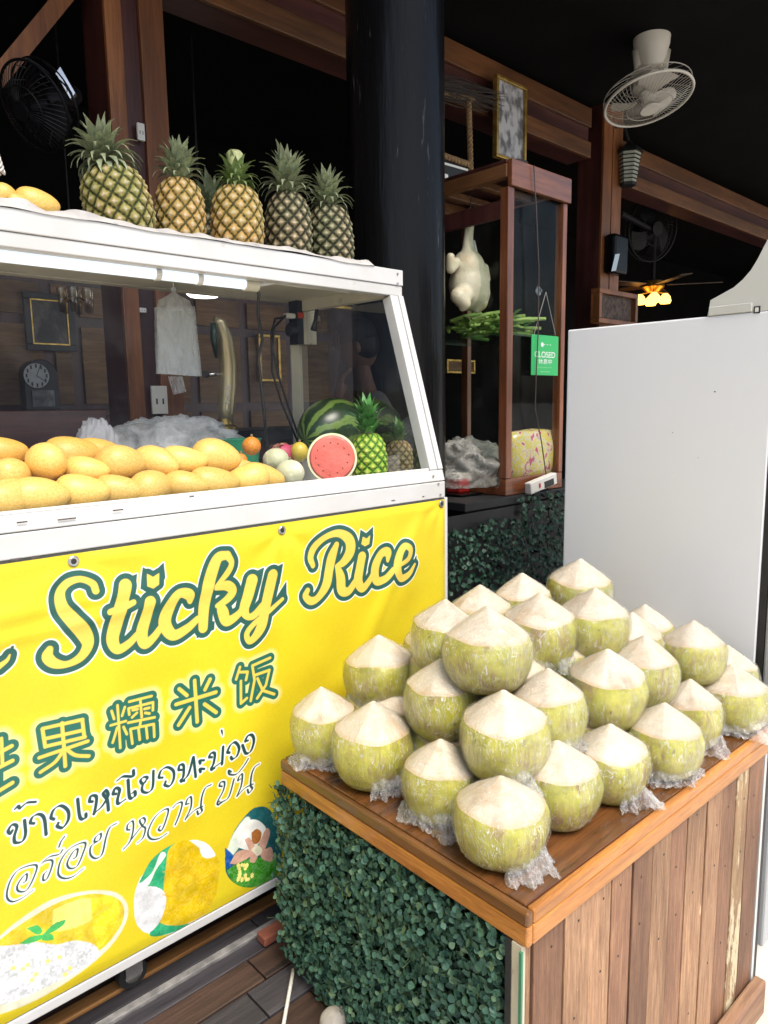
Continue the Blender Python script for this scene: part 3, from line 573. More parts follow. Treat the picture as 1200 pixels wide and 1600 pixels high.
tag(MB().tube(pts, .006, 10).build('white_conduit', MT['white_plastic'], smooth=True, loc=pts[1]), 'white conduit running under the cart roof to the sloped corner post', 'conduit')
q = AY(468, 515, CYB-.06); sb = thing('socket_box', 'cream metal box with black socket on the rear post of the cart', 'socket', (q[0], CYB-.06, q[2]))
a_, c_ = AY(467, 464, CYB-.07), AY(494, 540, CYB-.07)
MB().box((a_[0], CYB-.085, c_[2]), (a_[0]+.055, CYB-.0405, a_[2])).build('box', MT['cream'], sb, bevel=.003)
bx = a_[0]
MB().box((bx-.022, CYB-.09, c_[2]), (bx-.0005, CYB-.045, a_[2]-.004)).build('side_plate', MT['black'], sb)
q = AY(449, 515, CYB-.07); MB().lathe([(.020, 0), (.020, .02), (.012, .026)], 20, (bx-.0225, q[1], q[2]), M=Matrix.Rotation(-math.pi/2, 3, 'Y')).build('socket', MT['rubber'], sb, smooth=40)
q = AY(441, 492, CYB-.07); MB().box((bx-.055, q[1]-.012, q[2]-.009), (bx-.0225, q[1]+.012, q[2]+.006)).build('plug', MT['white_plastic'], sb, bevel=.003)
MB().box((bx-.022, CYB-.096, q[2]-.008), (bx-.002, CYB-.0905, q[2]+.008)).build('indicator', plain('red_plastic', (.55, .06, .02), None, 5, .3), sb)
for k, (pp, nm) in enumerate(((((430, 498), (424, 520), (425, 580), (440, 630), (466, 692)), 'black plug lead looping loosely from the socket box'), (((428, 512), (426, 545), (436, 590), (452, 640), (468, 686)), 'black plug lead hanging tight behind the looser one'))):
    P_ = [(bx-.05, CYB-.07, AY(436, 494-3*k, CYB-.07)[2])]+[AY(x, y, CYB-.075-.012*k) for x, y in pp]
    tag(MB().tube(P_, .0036, 8).build('plug_lead', MT['wire'], smooth=True, loc=P_[-1]), nm, 'cable')
tag(MB().tube([AY(497, 466, 1.80), AY(493, 500, 1.80), AY(490, 516, 1.80)], [.006, .006, .010], 10).build('short_lead', MT['wire'], smooth=True, loc=AY(490, 516, 1.80)), 'short black lead with white sleeve hanging beside the cart side window', 'cable')
# newspaper on the roof
V = []; F = []; nx, ny = 150, 14; xa, xb = -.35, AY(606, 412, CYT)[0]
for j in range(ny+1):
    for i in range(nx+1):
        u_, w_ = i/nx, j/ny; x = xa+(xb-xa)*u_; y = CYT-.012+.012*fbm((x*3, 0, 1), 2)+w_*.34
        z = ZR+.008+.034*abs(fbm((x*2.2, y*4, 0), 3.0))+.016*abs(fbm((x, y*3, 7), 9))
        if j == 0: z = ZR+.0+.010*fbm((x, 2, 3), 6); y = CYT-.010
        if u_ > .97: y += .10*(u_-.97)/.03*(1-w_); z += .002
        V.append((x, y, max(z, ZR+.0008) if y > CYT-.006 else z))
for j in range(ny):
    for i in range(nx): a = j*(nx+1)+i; F.append((a, a+1, a+nx+2, a+nx+1))
pp = plain('newsprint', (.52, .50, .47), (.40, .385, .37), 18, .85, c3=(.32, .31, .30), c3t=.60, c3s=22)
o = MB().add(V, F).build('newspaper', pp, smooth=60, loc=(.5, CYT, ZR)); tag(o, 'crumpled grey newspaper spread along the top of the cart roof', 'newspaper')
# ================================================================ fruit
def attr_mesh(name, V, F, m, attrs=None, smooth=True):
    me = bpy.data.meshes.new(name); me.from_pydata([tuple(map(float, p)) for p in V], [], F)
    for k, v in (attrs or {}).items(): a = me.attributes.new(k, 'FLOAT', 'POINT'); a.data.foreach_set('value', np.asarray(v, np.float32))
    me.materials.append(m)
    if smooth: me.shade_smooth()
    return me
def grid_faces(nu, nv):
    return [(j*nu+i, j*nu+(i+1) % nu, (j+1)*nu+(i+1) % nu, (j+1)*nu+i) for j in range(nv-1) for i in range(nu)]+[tuple(reversed(range(nu))), tuple((nv-1)*nu+i for i in range(nu))]
def pine_mat(name, cols, rough=.5):
    m, n, l, b = NT(name); a = n.new('ShaderNodeAttribute'); a.attribute_name = 'eye'; r = ramp(n, cols); v = coords(n, l, (1, 1, 1)); f = ntex(n, l, v, 230, 5, .7)
    ad = n.new('ShaderNodeMath'); ad.operation = 'MULTIPLY_ADD'; ad.inputs[1].default_value = .45; ad.inputs[1].default_value = .6; l.new(f, ad.inputs[0]); l.new(a.outputs['Fac'], ad.inputs[2])
    s_ = n.new('ShaderNodeMath'); s_.operation = 'SUBTRACT'; s_.inputs[1].default_value = .30; l.new(ad.outputs[0], s_.inputs[0]); l.new(s_.outputs[0], r.inputs[0])
    g = ntex(n, l, v, 9, 2); rg = ramp(n, [(.35, (.72, .85, .75)), (.65, (1.12, 1.0, .95))]); l.new(g, rg.inputs[0]); l.new(mixc(n, l, 1, r.outputs[0], rg.outputs[0], 'MULTIPLY'), b.inputs['Base Color']); setp(b, rough=rough+.12, spec=.3); bumpn(n, l, b, f, .8, .004); return m
PM = {'gold': pine_mat('pineapple_golden', [(.0, (.64, .55, .40)), (.30, (.52, .38, .16)), (.66, (.42, .27, .075)), (.84, (.09, .08, .02)), (1, (.020, .024, .008))]),
      'green': pine_mat('pineapple_half_ripe', [(.0, (.60, .53, .38)), (.28, (.40, .345, .15)), (.64, (.27, .235, .06)), (.82, (.05, .06, .015)), (1, (.014, .020, .007))]),
      'grey': pine_mat('pineapple_grey_green', [(.0, (.54, .48, .35)), (.28, (.29, .25, .15)), (.62, (.14, .128, .065)), (.80, (.026, .028, .013)), (1, (.009, .013, .007))]),
      'lime': pine_mat('pineapple_lime', [(.0, (.62, .66, .20)), (.3, (.36, .52, .05)), (.65, (.20, .38, .03)), (.85, (.05, .15, .012)), (1, (.02, .07, .008))], .4)}
def pine_body(name, r, h, ncol, nrow, m, spike=1.0):
    nu, nv = ncol*12, nrow*9+1
    a = np.linspace(0, 2*np.pi, nu, endpoint=False)[None, :]; t = np.linspace(0, 1, nv)[:, None]
    prof = np.interp(t, [0, .03, .10, .25, .5, .75, .9, .97, 1], [.55, .72, .86, .97, 1.0, .93, .78, .62, .40])
    U = a/(2*np.pi)*ncol+0*t; Vv = t*nrow+0*a; best = np.full(U.shape, 9.); bu = np.zeros(U.shape); bv = np.zeros(U.shape)
    r0 = np.floor(Vv)
    for dr in (-1, 0, 1, 2):
        rr = r0+dr; uu = U-.5*rr-.12*rr*0; du = uu-np.round(uu); dv = Vv-rr; d = np.maximum(np.abs(dv)*.5+np.abs(du)*1.0, np.abs(du)*1.0+0*dv)*1.35
        d = (np.abs(du)*2+np.abs(dv))*.92; q = d < best; best = np.where(q, d, best); bu = np.where(q, du, bu); bv = np.where(q, dv, bv)
    e = np.clip(best/.92, 0, 1)
    an_ = np.arctan2(bv, bu); star = np.exp(-((bu/.26)**2+((bv+.10)/.34)**2))*(.65+.35*np.cos(an_*5+Vv)); e = np.clip(e+.07*np.sin(U*5.3+Vv*3.1)*np.sin(U*11.7-Vv*8.3), 0, 1); bump = .060*(1-e**4)+.075*spike*star; e = np.clip(e*.96-.22*star, 0, 1)
    rad = r*prof*(1+bump*np.clip(np.sin(np.pi*np.clip(t, .02, .98))*2, 0, 1))
    V = np.stack([rad*np.cos(a), rad*np.sin(a), h*t+0*a-.012*spike*r*10*np.exp(-((bu/.2)**2+(bv/.25)**2))*.12], -1).reshape(-1, 3)
    return attr_mesh(name, V, grid_faces(nu, nv), m, {'eye': e.ravel()})
def leaf_blade(name, m, L=1, w=.11, bend=.5, tip=.25, n=9):
    V = []; F = []
    for i in range(n+1):
        t = i/n; ang = bend*t+tip*t**3*2; x = L*(.98*t*math.sin(ang*.8)); z = L*t*math.cos(ang*.75); ww = w*L*(1-t**1.7)*(.75+.6*t*(1-t)*2)+.002*L
        for s in (-1, 0, 1): V.append((x+(0 if s else -.35*ww), s*ww, z+(.0 if s else -.02*L)))
    for i in range(n):
        for k in (0, 1): a = i*3+k; F.append((a, a+1, a+4, a+3))
    return attr_mesh(name, V, F, m)
LM = {k: plain('crown_leaf_'+k, c1, c2, 12, .45, (1, 1, .25), var=.25, bump=.1) for k, c1, c2 in (('a', (.34, .38, .23), (.17, .21, .115)), ('b', (.22, .30, .10), (.09, .15, .045)), ('c', (.10, .30, .07), (.04, .16, .03)))}
BL = {k: [leaf_blade('leaf', LM[k], 1, w, bd, tp) for w, bd, tp in ((.20, .15, .05), (.23, .28, .10), (.23, .42, .20), (.22, .60, .35))] for k in LM}
def pineapple(label, loc, r, h, kind, lk, ncol=9, nrow=9, crown=.12, nl=34, tilt=(0, 0), rot=0, seed=0, spread=1.0, stub=False, group=None):
    rr = random.Random(seed); o = thing('pineapple', label, 'pineapple', loc, group)
    Mt = Matrix.Rotation(tilt[0], 4, 'X') @ Matrix.Rotation(tilt[1], 4, 'Y') @ Matrix.Rotation(rot, 4, 'Z')
    inst('fruit', pine_body('pineapple_fruit', r, h, ncol, nrow, PM[kind]), o, Mt)
    for i in range(nl):
        t = i/(nl-1); ring = t                                                      # 0 inner, 1 outer
        an = i*2.39996; sc = crown*(.80-.34*t)*rr.uniform(.85, 1.1); lean = (.08+.80*t**1.1)*spread+rr.uniform(-.1, .1)
        me = BL[lk][min(3, int((t**.9)*3.6*spread+rr.random()*.6))]
        Ml = Mt @ Matrix.Translation((0, 0, h*(.985-.0*t)+crown*.30*(1-t))) @ Matrix.Rotation(an, 4, 'Z') @ Matrix.Translation((r*.08+.22*r*t, 0, 0)) @ Matrix.Rotation(lean, 4, 'Y') @ Matrix.Scale(sc, 4)
        inst('leaf', me, o, Ml)
    st = MB().lathe([(r*.36, h*.97), (r*.26, h+crown*.28), (r*.20 if not stub else r*.34, h+crown*(.4 if not stub else .92)), (r*.12 if not stub else r*.26, h+crown*(.5 if not stub else 1.0))], 14)
    me = st.mesh('crown_core', plain('crown_core_'+str(seed), (.42, .44, .22) if stub else (.16, .2, .08), (.22, .26, .09) if stub else (.08, .12, .04), 30, .6, bump=.3), True); inst('crown_core', me, o, Mt)
    return o
RG = 'pineapples standing on the cart roof'; RZ = ZR+.005
def roofp(px, py, Y): p = AY(px, py, Y); return (p[0], Y, RZ)
pineapple('half ripe pineapple with bushy leaning crown on the cart roof, next to the yellow mangoes', roofp(196, 300, 1.60), .068, .158, 'green', 'a', 13, 9, .100, 80, (-.10, -.20), .3, 1, 1.55, group=RG)
pineapple('golden orange pineapple with torn crown beside the bushiest one on the cart roof', roofp(278, 300, 1.63), .055, .166, 'gold', 'a', 11, 9, .095, 52, (0, .03), 1.0, 2, .95, group=RG)
pineapple('dark shaded pineapple half hidden behind the stump-topped one on the cart roof', roofp(330, 310, 1.80), .055, .150, 'grey', 'a', 11, 9, .11, 36, (0, 0), .5, 3, 1.1, group=RG)
pineapple('golden pineapple with cut pale stump above drooping crown leaves on the cart roof', roofp(370, 320, 1.60), .060, .168, 'gold', 'b', 11, 9, .080, 50, (0, 0), 2.0, 4, 1.35, True, group=RG)
pineapple('grey green pineapple with tall upright crown on the cart roof', roofp(450, 330, 1.63), .058, .190, 'grey', 'a', 11, 11, .115, 66, (0, 0), .9, 5, .95, group=RG)
pineapple('dark green pineapple at the end of the newspaper nearest the black column', roofp(518, 350, 1.62), .060, .178, 'grey', 'a', 11, 11, .10, 60, (0, -.06), 2.7, 6, 1.05, group=RG)
# mangoes
mg = plain('ripe_mango_skin', (.77, .525, .15), (.66, .385, .075), 14, .42, bump=.03, var=.12, c3=(.50, .28, .07), c3t=.62, c3s=16, sss=.0)
mgs = plain('spotted_mango_skin', (.70, .42, .09), (.60, .32, .05), 14, .45, c3=(.10, .05, .02), c3t=.585, c3s=34)
def mango_mesh(name, seed, m, fat=1.0):
    nu, nv = 28, 20; V = []
    for j in range(nv):
        t = j/(nv-1); th = math.pi*min(.995, max(.005, t)); 
        for i in range(nu):
            a = 2*math.pi*i/nu; s = math.sin(th)**.92; x = -math.cos(th); k = 1-.22*x
            y = s*math.cos(a)*k*.655*fat; z = s*math.sin(a)*k*.62*fat
            y += .10*(x*x-.3)*fat; w = 1+.02*fbm((x+seed, y, z), 1.5); V.append((x*w, y*w, z*w))
    return attr_mesh(name, V, grid_faces(nu, nv), m)
MG = [mango_mesh('mango', s, mg, f) for s, f in ((1, 1), (5, 1.07), (9, .95), (13, 1.12))]; MGS = mango_mesh('mango', 21, mgs, 1.05)
def mango(px, py, Y, L, rz=0, ry=0, roll=0, label='', me=None, group='mangoes lined up in the cart'):
    p = AY(px, py, Y); o = bpy.data.objects.new('mango', me or R.choice(MG)); COL.objects.link(o); o.location = p; o.scale = (L*.44,)*3
    o.rotation_euler = (roll, ry, rz); return tag(o, label, 'mango', group)
zz = lambda x, y: (x/2.667, 400+y/2.667)
FR = 'yellow mango in the front row along the cart window sill'; SR = 'yellow mango in the upper row resting on the front row of mangoes'
for (x, y), Y, L, rz, ry in ((zz(10, 1018), 1.375, .115, .3, .05), (zz(165, 1003), 1.375, .118, -.2, .03), (zz(345, 985), 1.385, .112, -.35, .12), (zz(502, 978), 1.39, .112, -.4, .15), (zz(632, 968), 1.39, .115, .25, -.1), (zz(772, 957), 1.39, .112, -.6, .1),
                             (zz(897, 945), 1.39, .128, -.2, .12), (zz(1025, 935), 1.40, .128, -.3, .22), (zz(1095, 922), 1.42, .120, -.45, .25)):
    mango(x, y, Y, L, rz+math.pi*(R.random() < .2), ry, R.uniform(0, 6), FR)
for (x, y), Y, L, rz, ry, lb in ((zz(55, 915), 1.43, .120, .9, .1, SR), (zz(197, 868), 1.435, .112, 1.2, .5, 'roundest yellow mango standing on end above the front row'), (zz(360, 893), 1.435, .100, -.6, .1, SR), (zz(507, 866), 1.44, .120, -.1, .05, SR),
                             (zz(648, 862), 1.44, .118, -.9, .15, SR), (zz(765, 852), 1.44, .118, -.5, .1, SR), (zz(900, 838), 1.445, .128, -.35, .1, SR)):
    mango(x, y, Y, L, rz, ry, R.uniform(0, 6), lb)
for (x, y), Y, L, lb in ((zz(15, 818), 1.52, .10, 'black spotted mango in the back row beside the white latch'), (zz(305, 830), 1.52, .13, 'spotted mango lying long behind the upper row of mangoes'), (zz(408, 822), 1.53, .11, 'small spotted mango tucked behind the upper row of mangoes')):
    mango(x, y, Y, L, -.2, .05, 1, lb, MGS)
for (x, y), Y in ((zz(250, 940), 1.48), (zz(430, 935), 1.49), (zz(560, 925), 1.49), (zz(700, 915), 1.49), (zz(840, 905), 1.50), (zz(980, 895), 1.50), (zz(100, 940), 1.48), (zz(-80, 960), 1.45)):
    mango(x, y, Y, .12, R.uniform(-.5, .5), 0, R.uniform(0, 6), 'yellow mango hidden in the gap behind the front row')
for k in range(5):
    for Y, z, lb in ((1.38, DZ+.030, FR), (1.445, DZ+.085, SR)):
        o = mango(0, 760, Y, .115, R.uniform(-.5, .4), R.uniform(0, .2), R.uniform(0, 6), lb); o.location = (.20-.11*k+(.04 if z > DZ+.05 else 0), Y, z)
RM = 'fruit lying on the cart roof'
o = mango(58, 303, 1.56, .095, -.1, .12, 1, 'yellow mango lying on the newspaper on the cart roof', MG[0], RM); o.location.z = RZ+.040
o = mango(6, 286, 1.58, .085, .9, 0, 2, 'yellow mango under a white foam net on the cart roof', MG[3], RM); o.location.z = RZ+.042
o = mango(30, 306, 1.53, .055, .2, 0, 2, 'small yellow mango tip poking from under the newspaper', MG[2], RM); o.location.z = RZ+.028
q = AY(2, 251, 1.58); net = MB()
for k in range(9): net.tube([(q[0]-.012+.016*math.cos(t+k*.7)*(1-.5*h), 1.58+.016*math.sin(t+k*.7)*(1-.5*h), q[2]-.024+.034*h) for t, h in ((i*.5, i/6) for i in range(7))], .0022, 6)
tag(net.build('foam_net', MT['white_plastic'], smooth=True, loc=(q[0], 1.58, q[2]-.024)), 'white foam fruit net on top of the mango at the cart roof', 'net')
# round fruit
def rnd_fruit(name, cat, label, px, py, Y, r, m, sq=(1, 1, 1), seed=1, nz=.04, rest=True, group=None):
    p = AY(px, py, Y); o = thing(name, label, cat, (p[0], Y, p[2]-r*sq[2]), group)
    inst('fruit', MB().ell((0, 0, r*sq[2]), (r*sq[0], r*sq[1], r*sq[2]), 28, 18, fn=lambda q: 1+nz*fbm(q+Vector((seed, 0, 0)), 1.2)).mesh(name, m, True), o, Matrix.Identity(4))
    inst('stem', MB().tube([(0, 0, 2*r*sq[2]-.004), (.002, 0, 2*r*sq[2]+.006)], [.004, .003], 8).mesh('stem', plain(name+'_stem', (.16, .12, .05), None, 9, .8), True), o, Matrix.Identity(4)); return o
org = plain('orange_peel', (.66, .26, .025), (.55, .18, .012), 9, .4, bump=.35, bscale=220, c3=(.34, .14, .03), c3t=.68, c3s=20)
rnd_fruit('orange', 'orange', 'larger orange on top of the other fruit beside the lamp cable', 393, 697, 1.55, .0235, org); rnd_fruit('orange', 'orange', 'smaller darker orange behind the last upper mango', 376, 719, 1.53, .0165, org, seed=4)
mel = plain('pale_melon_rind', (.56, .56, .38), (.42, .44, .27), 9, .5, bump=.25, bscale=70, c3=(.66, .66, .52), c3t=.56, c3s=30)
rnd_fruit('melon', 'melon', 'pale green netted melon behind the one by the cut watermelon', 431, 719, 1.51, .033, mel, (1, 1, .92), 2); rnd_fruit('melon', 'melon', 'pale green melon touching the cut watermelon', 453, 739, 1.43, .035, mel, (1, 1, .92), 7)
rnd_fruit('papaya', 'papaya', 'small yellow fruit behind the cut watermelon', 468, 706, 1.56, .026, plain('yellow_papaya', (.62, .44, .05), (.45, .36, .05), 6, .4), (.9, .9, 1), 3)
# watermelons
m, n, l, b = NT('watermelon_rind'); v = coords(n, l, (1, 1, 1), False); f = ntex(n, l, v, 9, 5, .6); tc = n.new('ShaderNodeSeparateXYZ'); l.new(v, tc.inputs[0])
at = n.new('ShaderNodeMath'); at.operation = 'ARCTAN2'; l.new(tc.outputs[1], at.inputs[0]); l.new(tc.outputs[2], at.inputs[1]); ml = n.new('ShaderNodeMath'); ml.operation = 'MULTIPLY_ADD'; ml.inputs[1].default_value = 9; l.new(at.outputs[0], ml.inputs[0])
f4 = n.new('ShaderNodeMath'); f4.operation = 'MULTIPLY'; f4.inputs[1].default_value = 12; l.new(f, f4.inputs[0]); l.new(f4.outputs[0], ml.inputs[2]); sn = n.new('ShaderNodeMath'); sn.operation = 'SINE'; l.new(ml.outputs[0], sn.inputs[0])
r_ = ramp(n, [(.25, (.012, .032, .010)), (.52, (.016, .045, .012)), (.70, (.12, .19, .04))]); mr = n.new('ShaderNodeMapRange'); mr.inputs['From Min'].default_value = -1; l.new(sn.outputs[0], mr.inputs['Value']); l.new(mr.outputs[0], r_.inputs[0]); l.new(r_.outputs[0], b.inputs['Base Color']); setp(b, rough=.3)
MT['rind'] = m
p = AY(519, 672, 1.66); wm = thing('watermelon', 'whole dark green striped watermelon behind the cut one', 'watermelon', (p[0], 1.66, DZ))
inst('fruit', MB().ell((0, 0, 0), (.115, .090, .092), 36, 24).mesh('watermelon', m, True), wm, Matrix.Translation((0, 0, p[2]-DZ)) @ Matrix.Rotation(.15, 4, 'Z') @ Matrix.Rotation(-.2, 4, 'Y'))
zb_ = p[2]-.088-DZ
if zb_ > .002: inst('crate_block', MB().box((-.07, -.06, 0), (.07, .06, zb_+.004)).mesh('block', MT['white_plastic']), wm, Matrix.Identity(4))
Yh = 1.40; p = AY(519, 716, Yh); rh = .0515*1.22; hm = thing('half_watermelon', 'cut half watermelon showing pink flesh and black seeds at the cart window', 'watermelon', (p[0], Yh, p[2]-rh))
fd = Vector((_C[0]-p[0], _C[1]-Yh, (_C[2]-p[2])*.6)).normalized(); Mh = fd.to_track_quat('Z', 'Y').to_matrix().to_4x4(); Mh.translation = (0, 0, rh)
inst('rind', MB().lathe([(rh*math.cos(t), -rh*1.05*math.sin(t)) for t in [i*math.pi/2/10 for i in range(10)]]+[(rh*.02, -rh*1.05)], 40).mesh('rind', m, True), hm, Mh)
inst('white_rind', MB().lathe([(rh*.985, .0005), (rh*.90, .0012)], 40, cap=(False, False)).mesh('white_rind', plain('white_rind', (.74, .70, .50), (.62, .62, .36), 20, .35), True), hm, Mh)
inst('flesh', MB().lathe([(rh*.93, .0008), (rh*.80, .0018), (rh*.4, .0022), (rh*.02, .0022)], 40).mesh('flesh', plain('pink_flesh', (.70, .17, .13), (.62, .12, .09), 24, .28, bump=.2, bscale=120), True), hm, Mh)
sd = MB().ell((0, 0, 0), (.0011, .0022, .0010), 8, 6).mesh('seed', plain('black_seed', (.015, .010, .008), None, 5, .3), True)
for k in range(13):
    an = k*2*math.pi/13+.2; q = rh*R.uniform(.56, .68); inst('seed', sd, hm, Mh @ Matrix.Translation((q*math.cos(an), q*math.sin(an), .0026)) @ Matrix.Rotation(an+R.uniform(-.5, 1.2), 4, 'Z'))
p = AY(578, 752, 1.45); pineapple('bright lime green pineapple in the cart window beside the cut watermelon', (p[0], 1.45, DZ), .046, .140, 'lime', 'c', 10, 10, .105, 36, (0, -.03), .4, 11, .75)
p = AY(623, 748, 1.51); pineapple('small tan pineapple in the corner of the cart window', (p[0], 1.51, DZ), .039, .112, 'gold', 'c', 10, 9, .070, 22, (0, .02), 1.4, 12, .7)
# dry leafy dragon fruit and green bowl
p = AY(446, 700, 1.60); df = thing('dragon_fruit', 'dried pink dragon fruit with curled tan scales behind the melons', 'dragon fruit', (p[0], 1.60, DZ))
inst('fruit', MB().ell((0, 0, 0), (.040, .033, .033), 20, 14).mesh('dragon_fruit', plain('pink_skin', (.40, .05, .10), (.26, .04, .06), 8, .5), True), df, Matrix.Translation((-.01, 0, p[2]-DZ-.02)))
tn = plain('dry_scale', (.42, .25, .12), (.26, .12, .07), 20, .7); dl = leaf_blade('scale', tn, 1, .2, .6, .5)
for k in range(12): inst('scale', dl, df, Matrix.Translation((R.uniform(-.03, .02), R.uniform(-.02, .02), p[2]-DZ+.004)) @ Matrix.Rotation(R.uniform(0, 6.3), 4, 'Z') @ Matrix.Rotation(R.uniform(.3, 1.1), 4, 'Y') @ Matrix.Scale(R.uniform(.018, .032), 4))
p = AY(374, 688, 1.66); gb = MB().lathe([(.036, DZ), (.040, DZ+.002), (.055, p[2]-.002), (.058, p[2]+.004), (.053, p[2]+.002), (.038, DZ+.006)], 32, (p[0], 1.66, 0)); tag(gb.build('green_bowl', plain('green_plastic', (.02, .26, .13), (.015, .18, .09), 6, .35), smooth=50, loc=(p[0], 1.66, DZ)), 'green plastic bowl behind the oranges in the cart', 'bowl')
# plastic bags and cloth inside the cart
def crumple(name, c, r, m, seed, amp=.28, n=64, mm=40, zmin=None, M=None, ridge=2.4):
    b_ = MB(); b_.ell((0, 0, 0), (1, 1, 1), n, mm); V = []
    for q in b_.v:
        q = Vector(q); k = 1+amp*(1-2.2*abs(fbm(q+Vector((seed, 0, 0)), ridge, 4)))+amp*.5*fbm(q+Vector((0, seed, 0)), 6, 2)
        q = Vector((q.x*k*r[0], q.y*k*r[1], q.z*k*r[2])); q = M @ q if M else q; q += Vector(c)
        if zmin is not None and q.z < zmin: q.z = zmin+.0005
        V.append(q)
    b_.v = [tuple(q) for q in V]; return b_
p = AY(270, 678, 1.78); tag(crumple('b', (p[0], 1.78, DZ+(AY(270, 664, 1.78)[2]-DZ)*.5), (.165, .075, (AY(270, 664, 1.78)[2]-DZ)*.5), None, 3, .35, zmin=DZ+.001).build('plastic_bag', MT['bag'], smooth=True, loc=(p[0], 1.78, DZ)), 'crumpled clear plastic bag lying behind the mangoes', 'plastic bag')
p = AY(150, 680, 1.72); tag(crumple('b', (p[0], 1.72, DZ+(AY(150, 668, 1.72)[2]-DZ)*.5), (.045, .04, (AY(150, 668, 1.72)[2]-DZ)*.5), None, 8, .30, zmin=DZ+.001).build('white_cloth', plain('white_rag', (.46, .46, .47), (.34, .34, .36), 14, .9, bump=.3), smooth=True, loc=(p[0], 1.72, DZ)), 'rolled white cloth between the maroon board and the plastic bag', 'cloth')
hb = thing('bag_bundle', 'bundle of clear plastic bags hanging from the cart roof', 'plastic bags', tuple(AY(277, 588, 1.80)))
A = [AY(x, y, 1.80) for x, y in ((243, 480), (301, 479), (312, 588), (246, 584))]
bagm = film('stacked_bags', .15, 30, .10, .25, .75, (.80, .83, .85), st=(1, 1, .2))
V = []; F = []
for s in range(4):
    n0 = len(V); o_ = -.012+.007*s
    for j in range(9):
        for i in range(9):
            u, w = i/8, j/8; t_ = A[0]*(1-u)*(1-w)+A[1]*u*(1-w)+A[2]*u*w+A[3]*(1-u)*w; V.append((t_[0], t_[1]+o_+.006*fbm((u*2, w*2, s), 2), t_[2]+.004*fbm((u*3, s, 0), 3)))
    for j in range(8):
        for i in range(8): a = n0+j*9+i; F.append((a, a+1, a+10, a+9))
MB().add(V, F).build('bags', bagm, hb, smooth=True)
tp = AY(271, 457, 1.80); MB().lathe([(.040, A[0][2]-.01), (.034, A[0][2]+.02), (.014, tp[2]-.008), (.004, tp[2]), (.006, tp[2]+.012)], 30, ((A[0][0]+A[1][0])/2, 1.80, 0), fn=lambda a, t: 1+.25*math.sin(a*7)*(1-t), cap=(False, False)).build('gathered_top', MT['bag'], hb, smooth=True)
MB().tube([((A[0][0]+A[1][0])/2, 1.80, tp[2]+.01), ((A[0][0]+A[1][0])/2, 1.80, 1.824)], .0015, 6).build('string', MT['white_plastic'], hb)
q = AY(272, 600, 1.80); MB().add([AY(262, 588, 1.802), AY(285, 588, 1.802), AY(291, 612, 1.81), AY(271, 617, 1.806)], [(0,1,2,3)]).build('loose_corner', bagm, hb)
# ================================================================ coconut counter
CA = -.0264; KO = np.array([.782, .549, 0]); KU = np.array([math.cos(CA), math.sin(CA), 0]); KV_ = np.array([-math.sin(CA), math.cos(CA), 0]); CT = .78
def K(u, v, z): return KO+u*KU+v*KV_+np.array([0, 0, z])
def RV(px, py, v): d = ray(px, py); t = ((KO+v*KV_-_C)@KV_)/(d@KV_); return ((_C+t*d-KO)@KU, (_C+t*d)[2])     # pixel on the plane v = const -> (u, z)
def kbox(mb, u0, u1, v0, v1, z0, z1): return mb.add([K(u, v, z) for z in (z0, z1) for u, v in ((u0,v0),(u1,v0),(u1,v1),(u0,v1))], [(0,3,2,1),(4,5,6,7),(0,1,5,4),(1,2,6,5),(2,3,7,6),(3,0,4,7)])
UL, VL, ZB = .975, .632, .724
ctr = thing('coconut_counter', 'wooden counter with thick varnished top, worn plank front and hedge covered side', 'counter', tuple(K(.48, .3, 0)))
topm = wood('dark_varnished_top', (.22, .09, .028), (.085, .034, .014), 0, 14, .22, .03, dark=(.035, .016, .010), coat=.45)
e_or = wood('orange_varnished_edge', (.60, .27, .06), (.40, .15, .03), 0, 30, .34, .05, coat=.25)
e_ov = wood('amber_varnished_edge', (.48, .21, .045), (.25, .09, .02), 1, 30, .34, .05, coat=.25, dark=(.09, .035, .012))
e_dk = wood('brown_varnished_edge', (.24, .105, .030), (.11, .05, .018), 1, 9, .34, .05, coat=.25, dark=(.05, .025, .012))
kbox(MB(), .0145, UL, .0145, VL, ZB+.001, CT).build('tabletop', topm, ctr, bevel=.002)
kbox(MB(), .0, .014, .0, VL-.001, .7575, CT-.0005).build('side_edge', e_dk, ctr, bevel=.0045); kbox(MB(), .0005, .014, .0005, VL-.001, ZB, .7570).build('side_edge', e_ov, ctr, bevel=.0035)
kbox(MB(), .0146, UL+.001, .0, .014, .7565, CT-.0005).build('front_edge', e_or, ctr, bevel=.0040); kbox(MB(), .0146, UL+.001, .0005, .014, ZB, .7560).build('front_edge', e_or, ctr, bevel=.0030)
pl1 = wood('weathered_plank', (.49, .305, .17), (.225, .118, .066), 2, 60, .62, .45, var=.28, paint=(.60, .47, .29), pt=.645, dark=(.10, .045, .04))
pl2 = wood('scraped_plank', (.48, .34, .18), (.26, .14, .075), 2, 50, .65, .5, var=.12, paint=(.62, .52, .33), pt=.53)
pl3 = wood('mauve_brown_plank', (.37, .205, .112), (.18, .086, .052), 2, 60, .6, .45, var=.18, paint=(.5, .38, .22), pt=.74)
nail = MB().lathe([(.0022, 0), (.0022, .0006)], 8, M=Matrix.Rotation(math.pi/2, 3, 'X')).mesh('nail', MT['rubber'])
def sb(zx): x = 780+zx/2.857; return RV(x, 1484+(1178.7-1484)*(x-830.7)/(1200-830.7), .012)[0]
us = [sb(x) for x in (163, 290, 408, 508, 603, 690, 775, 852, 935, 1005, 1068, 1122, 1187)]; us = [.028]+us[1:]
SZ = .155
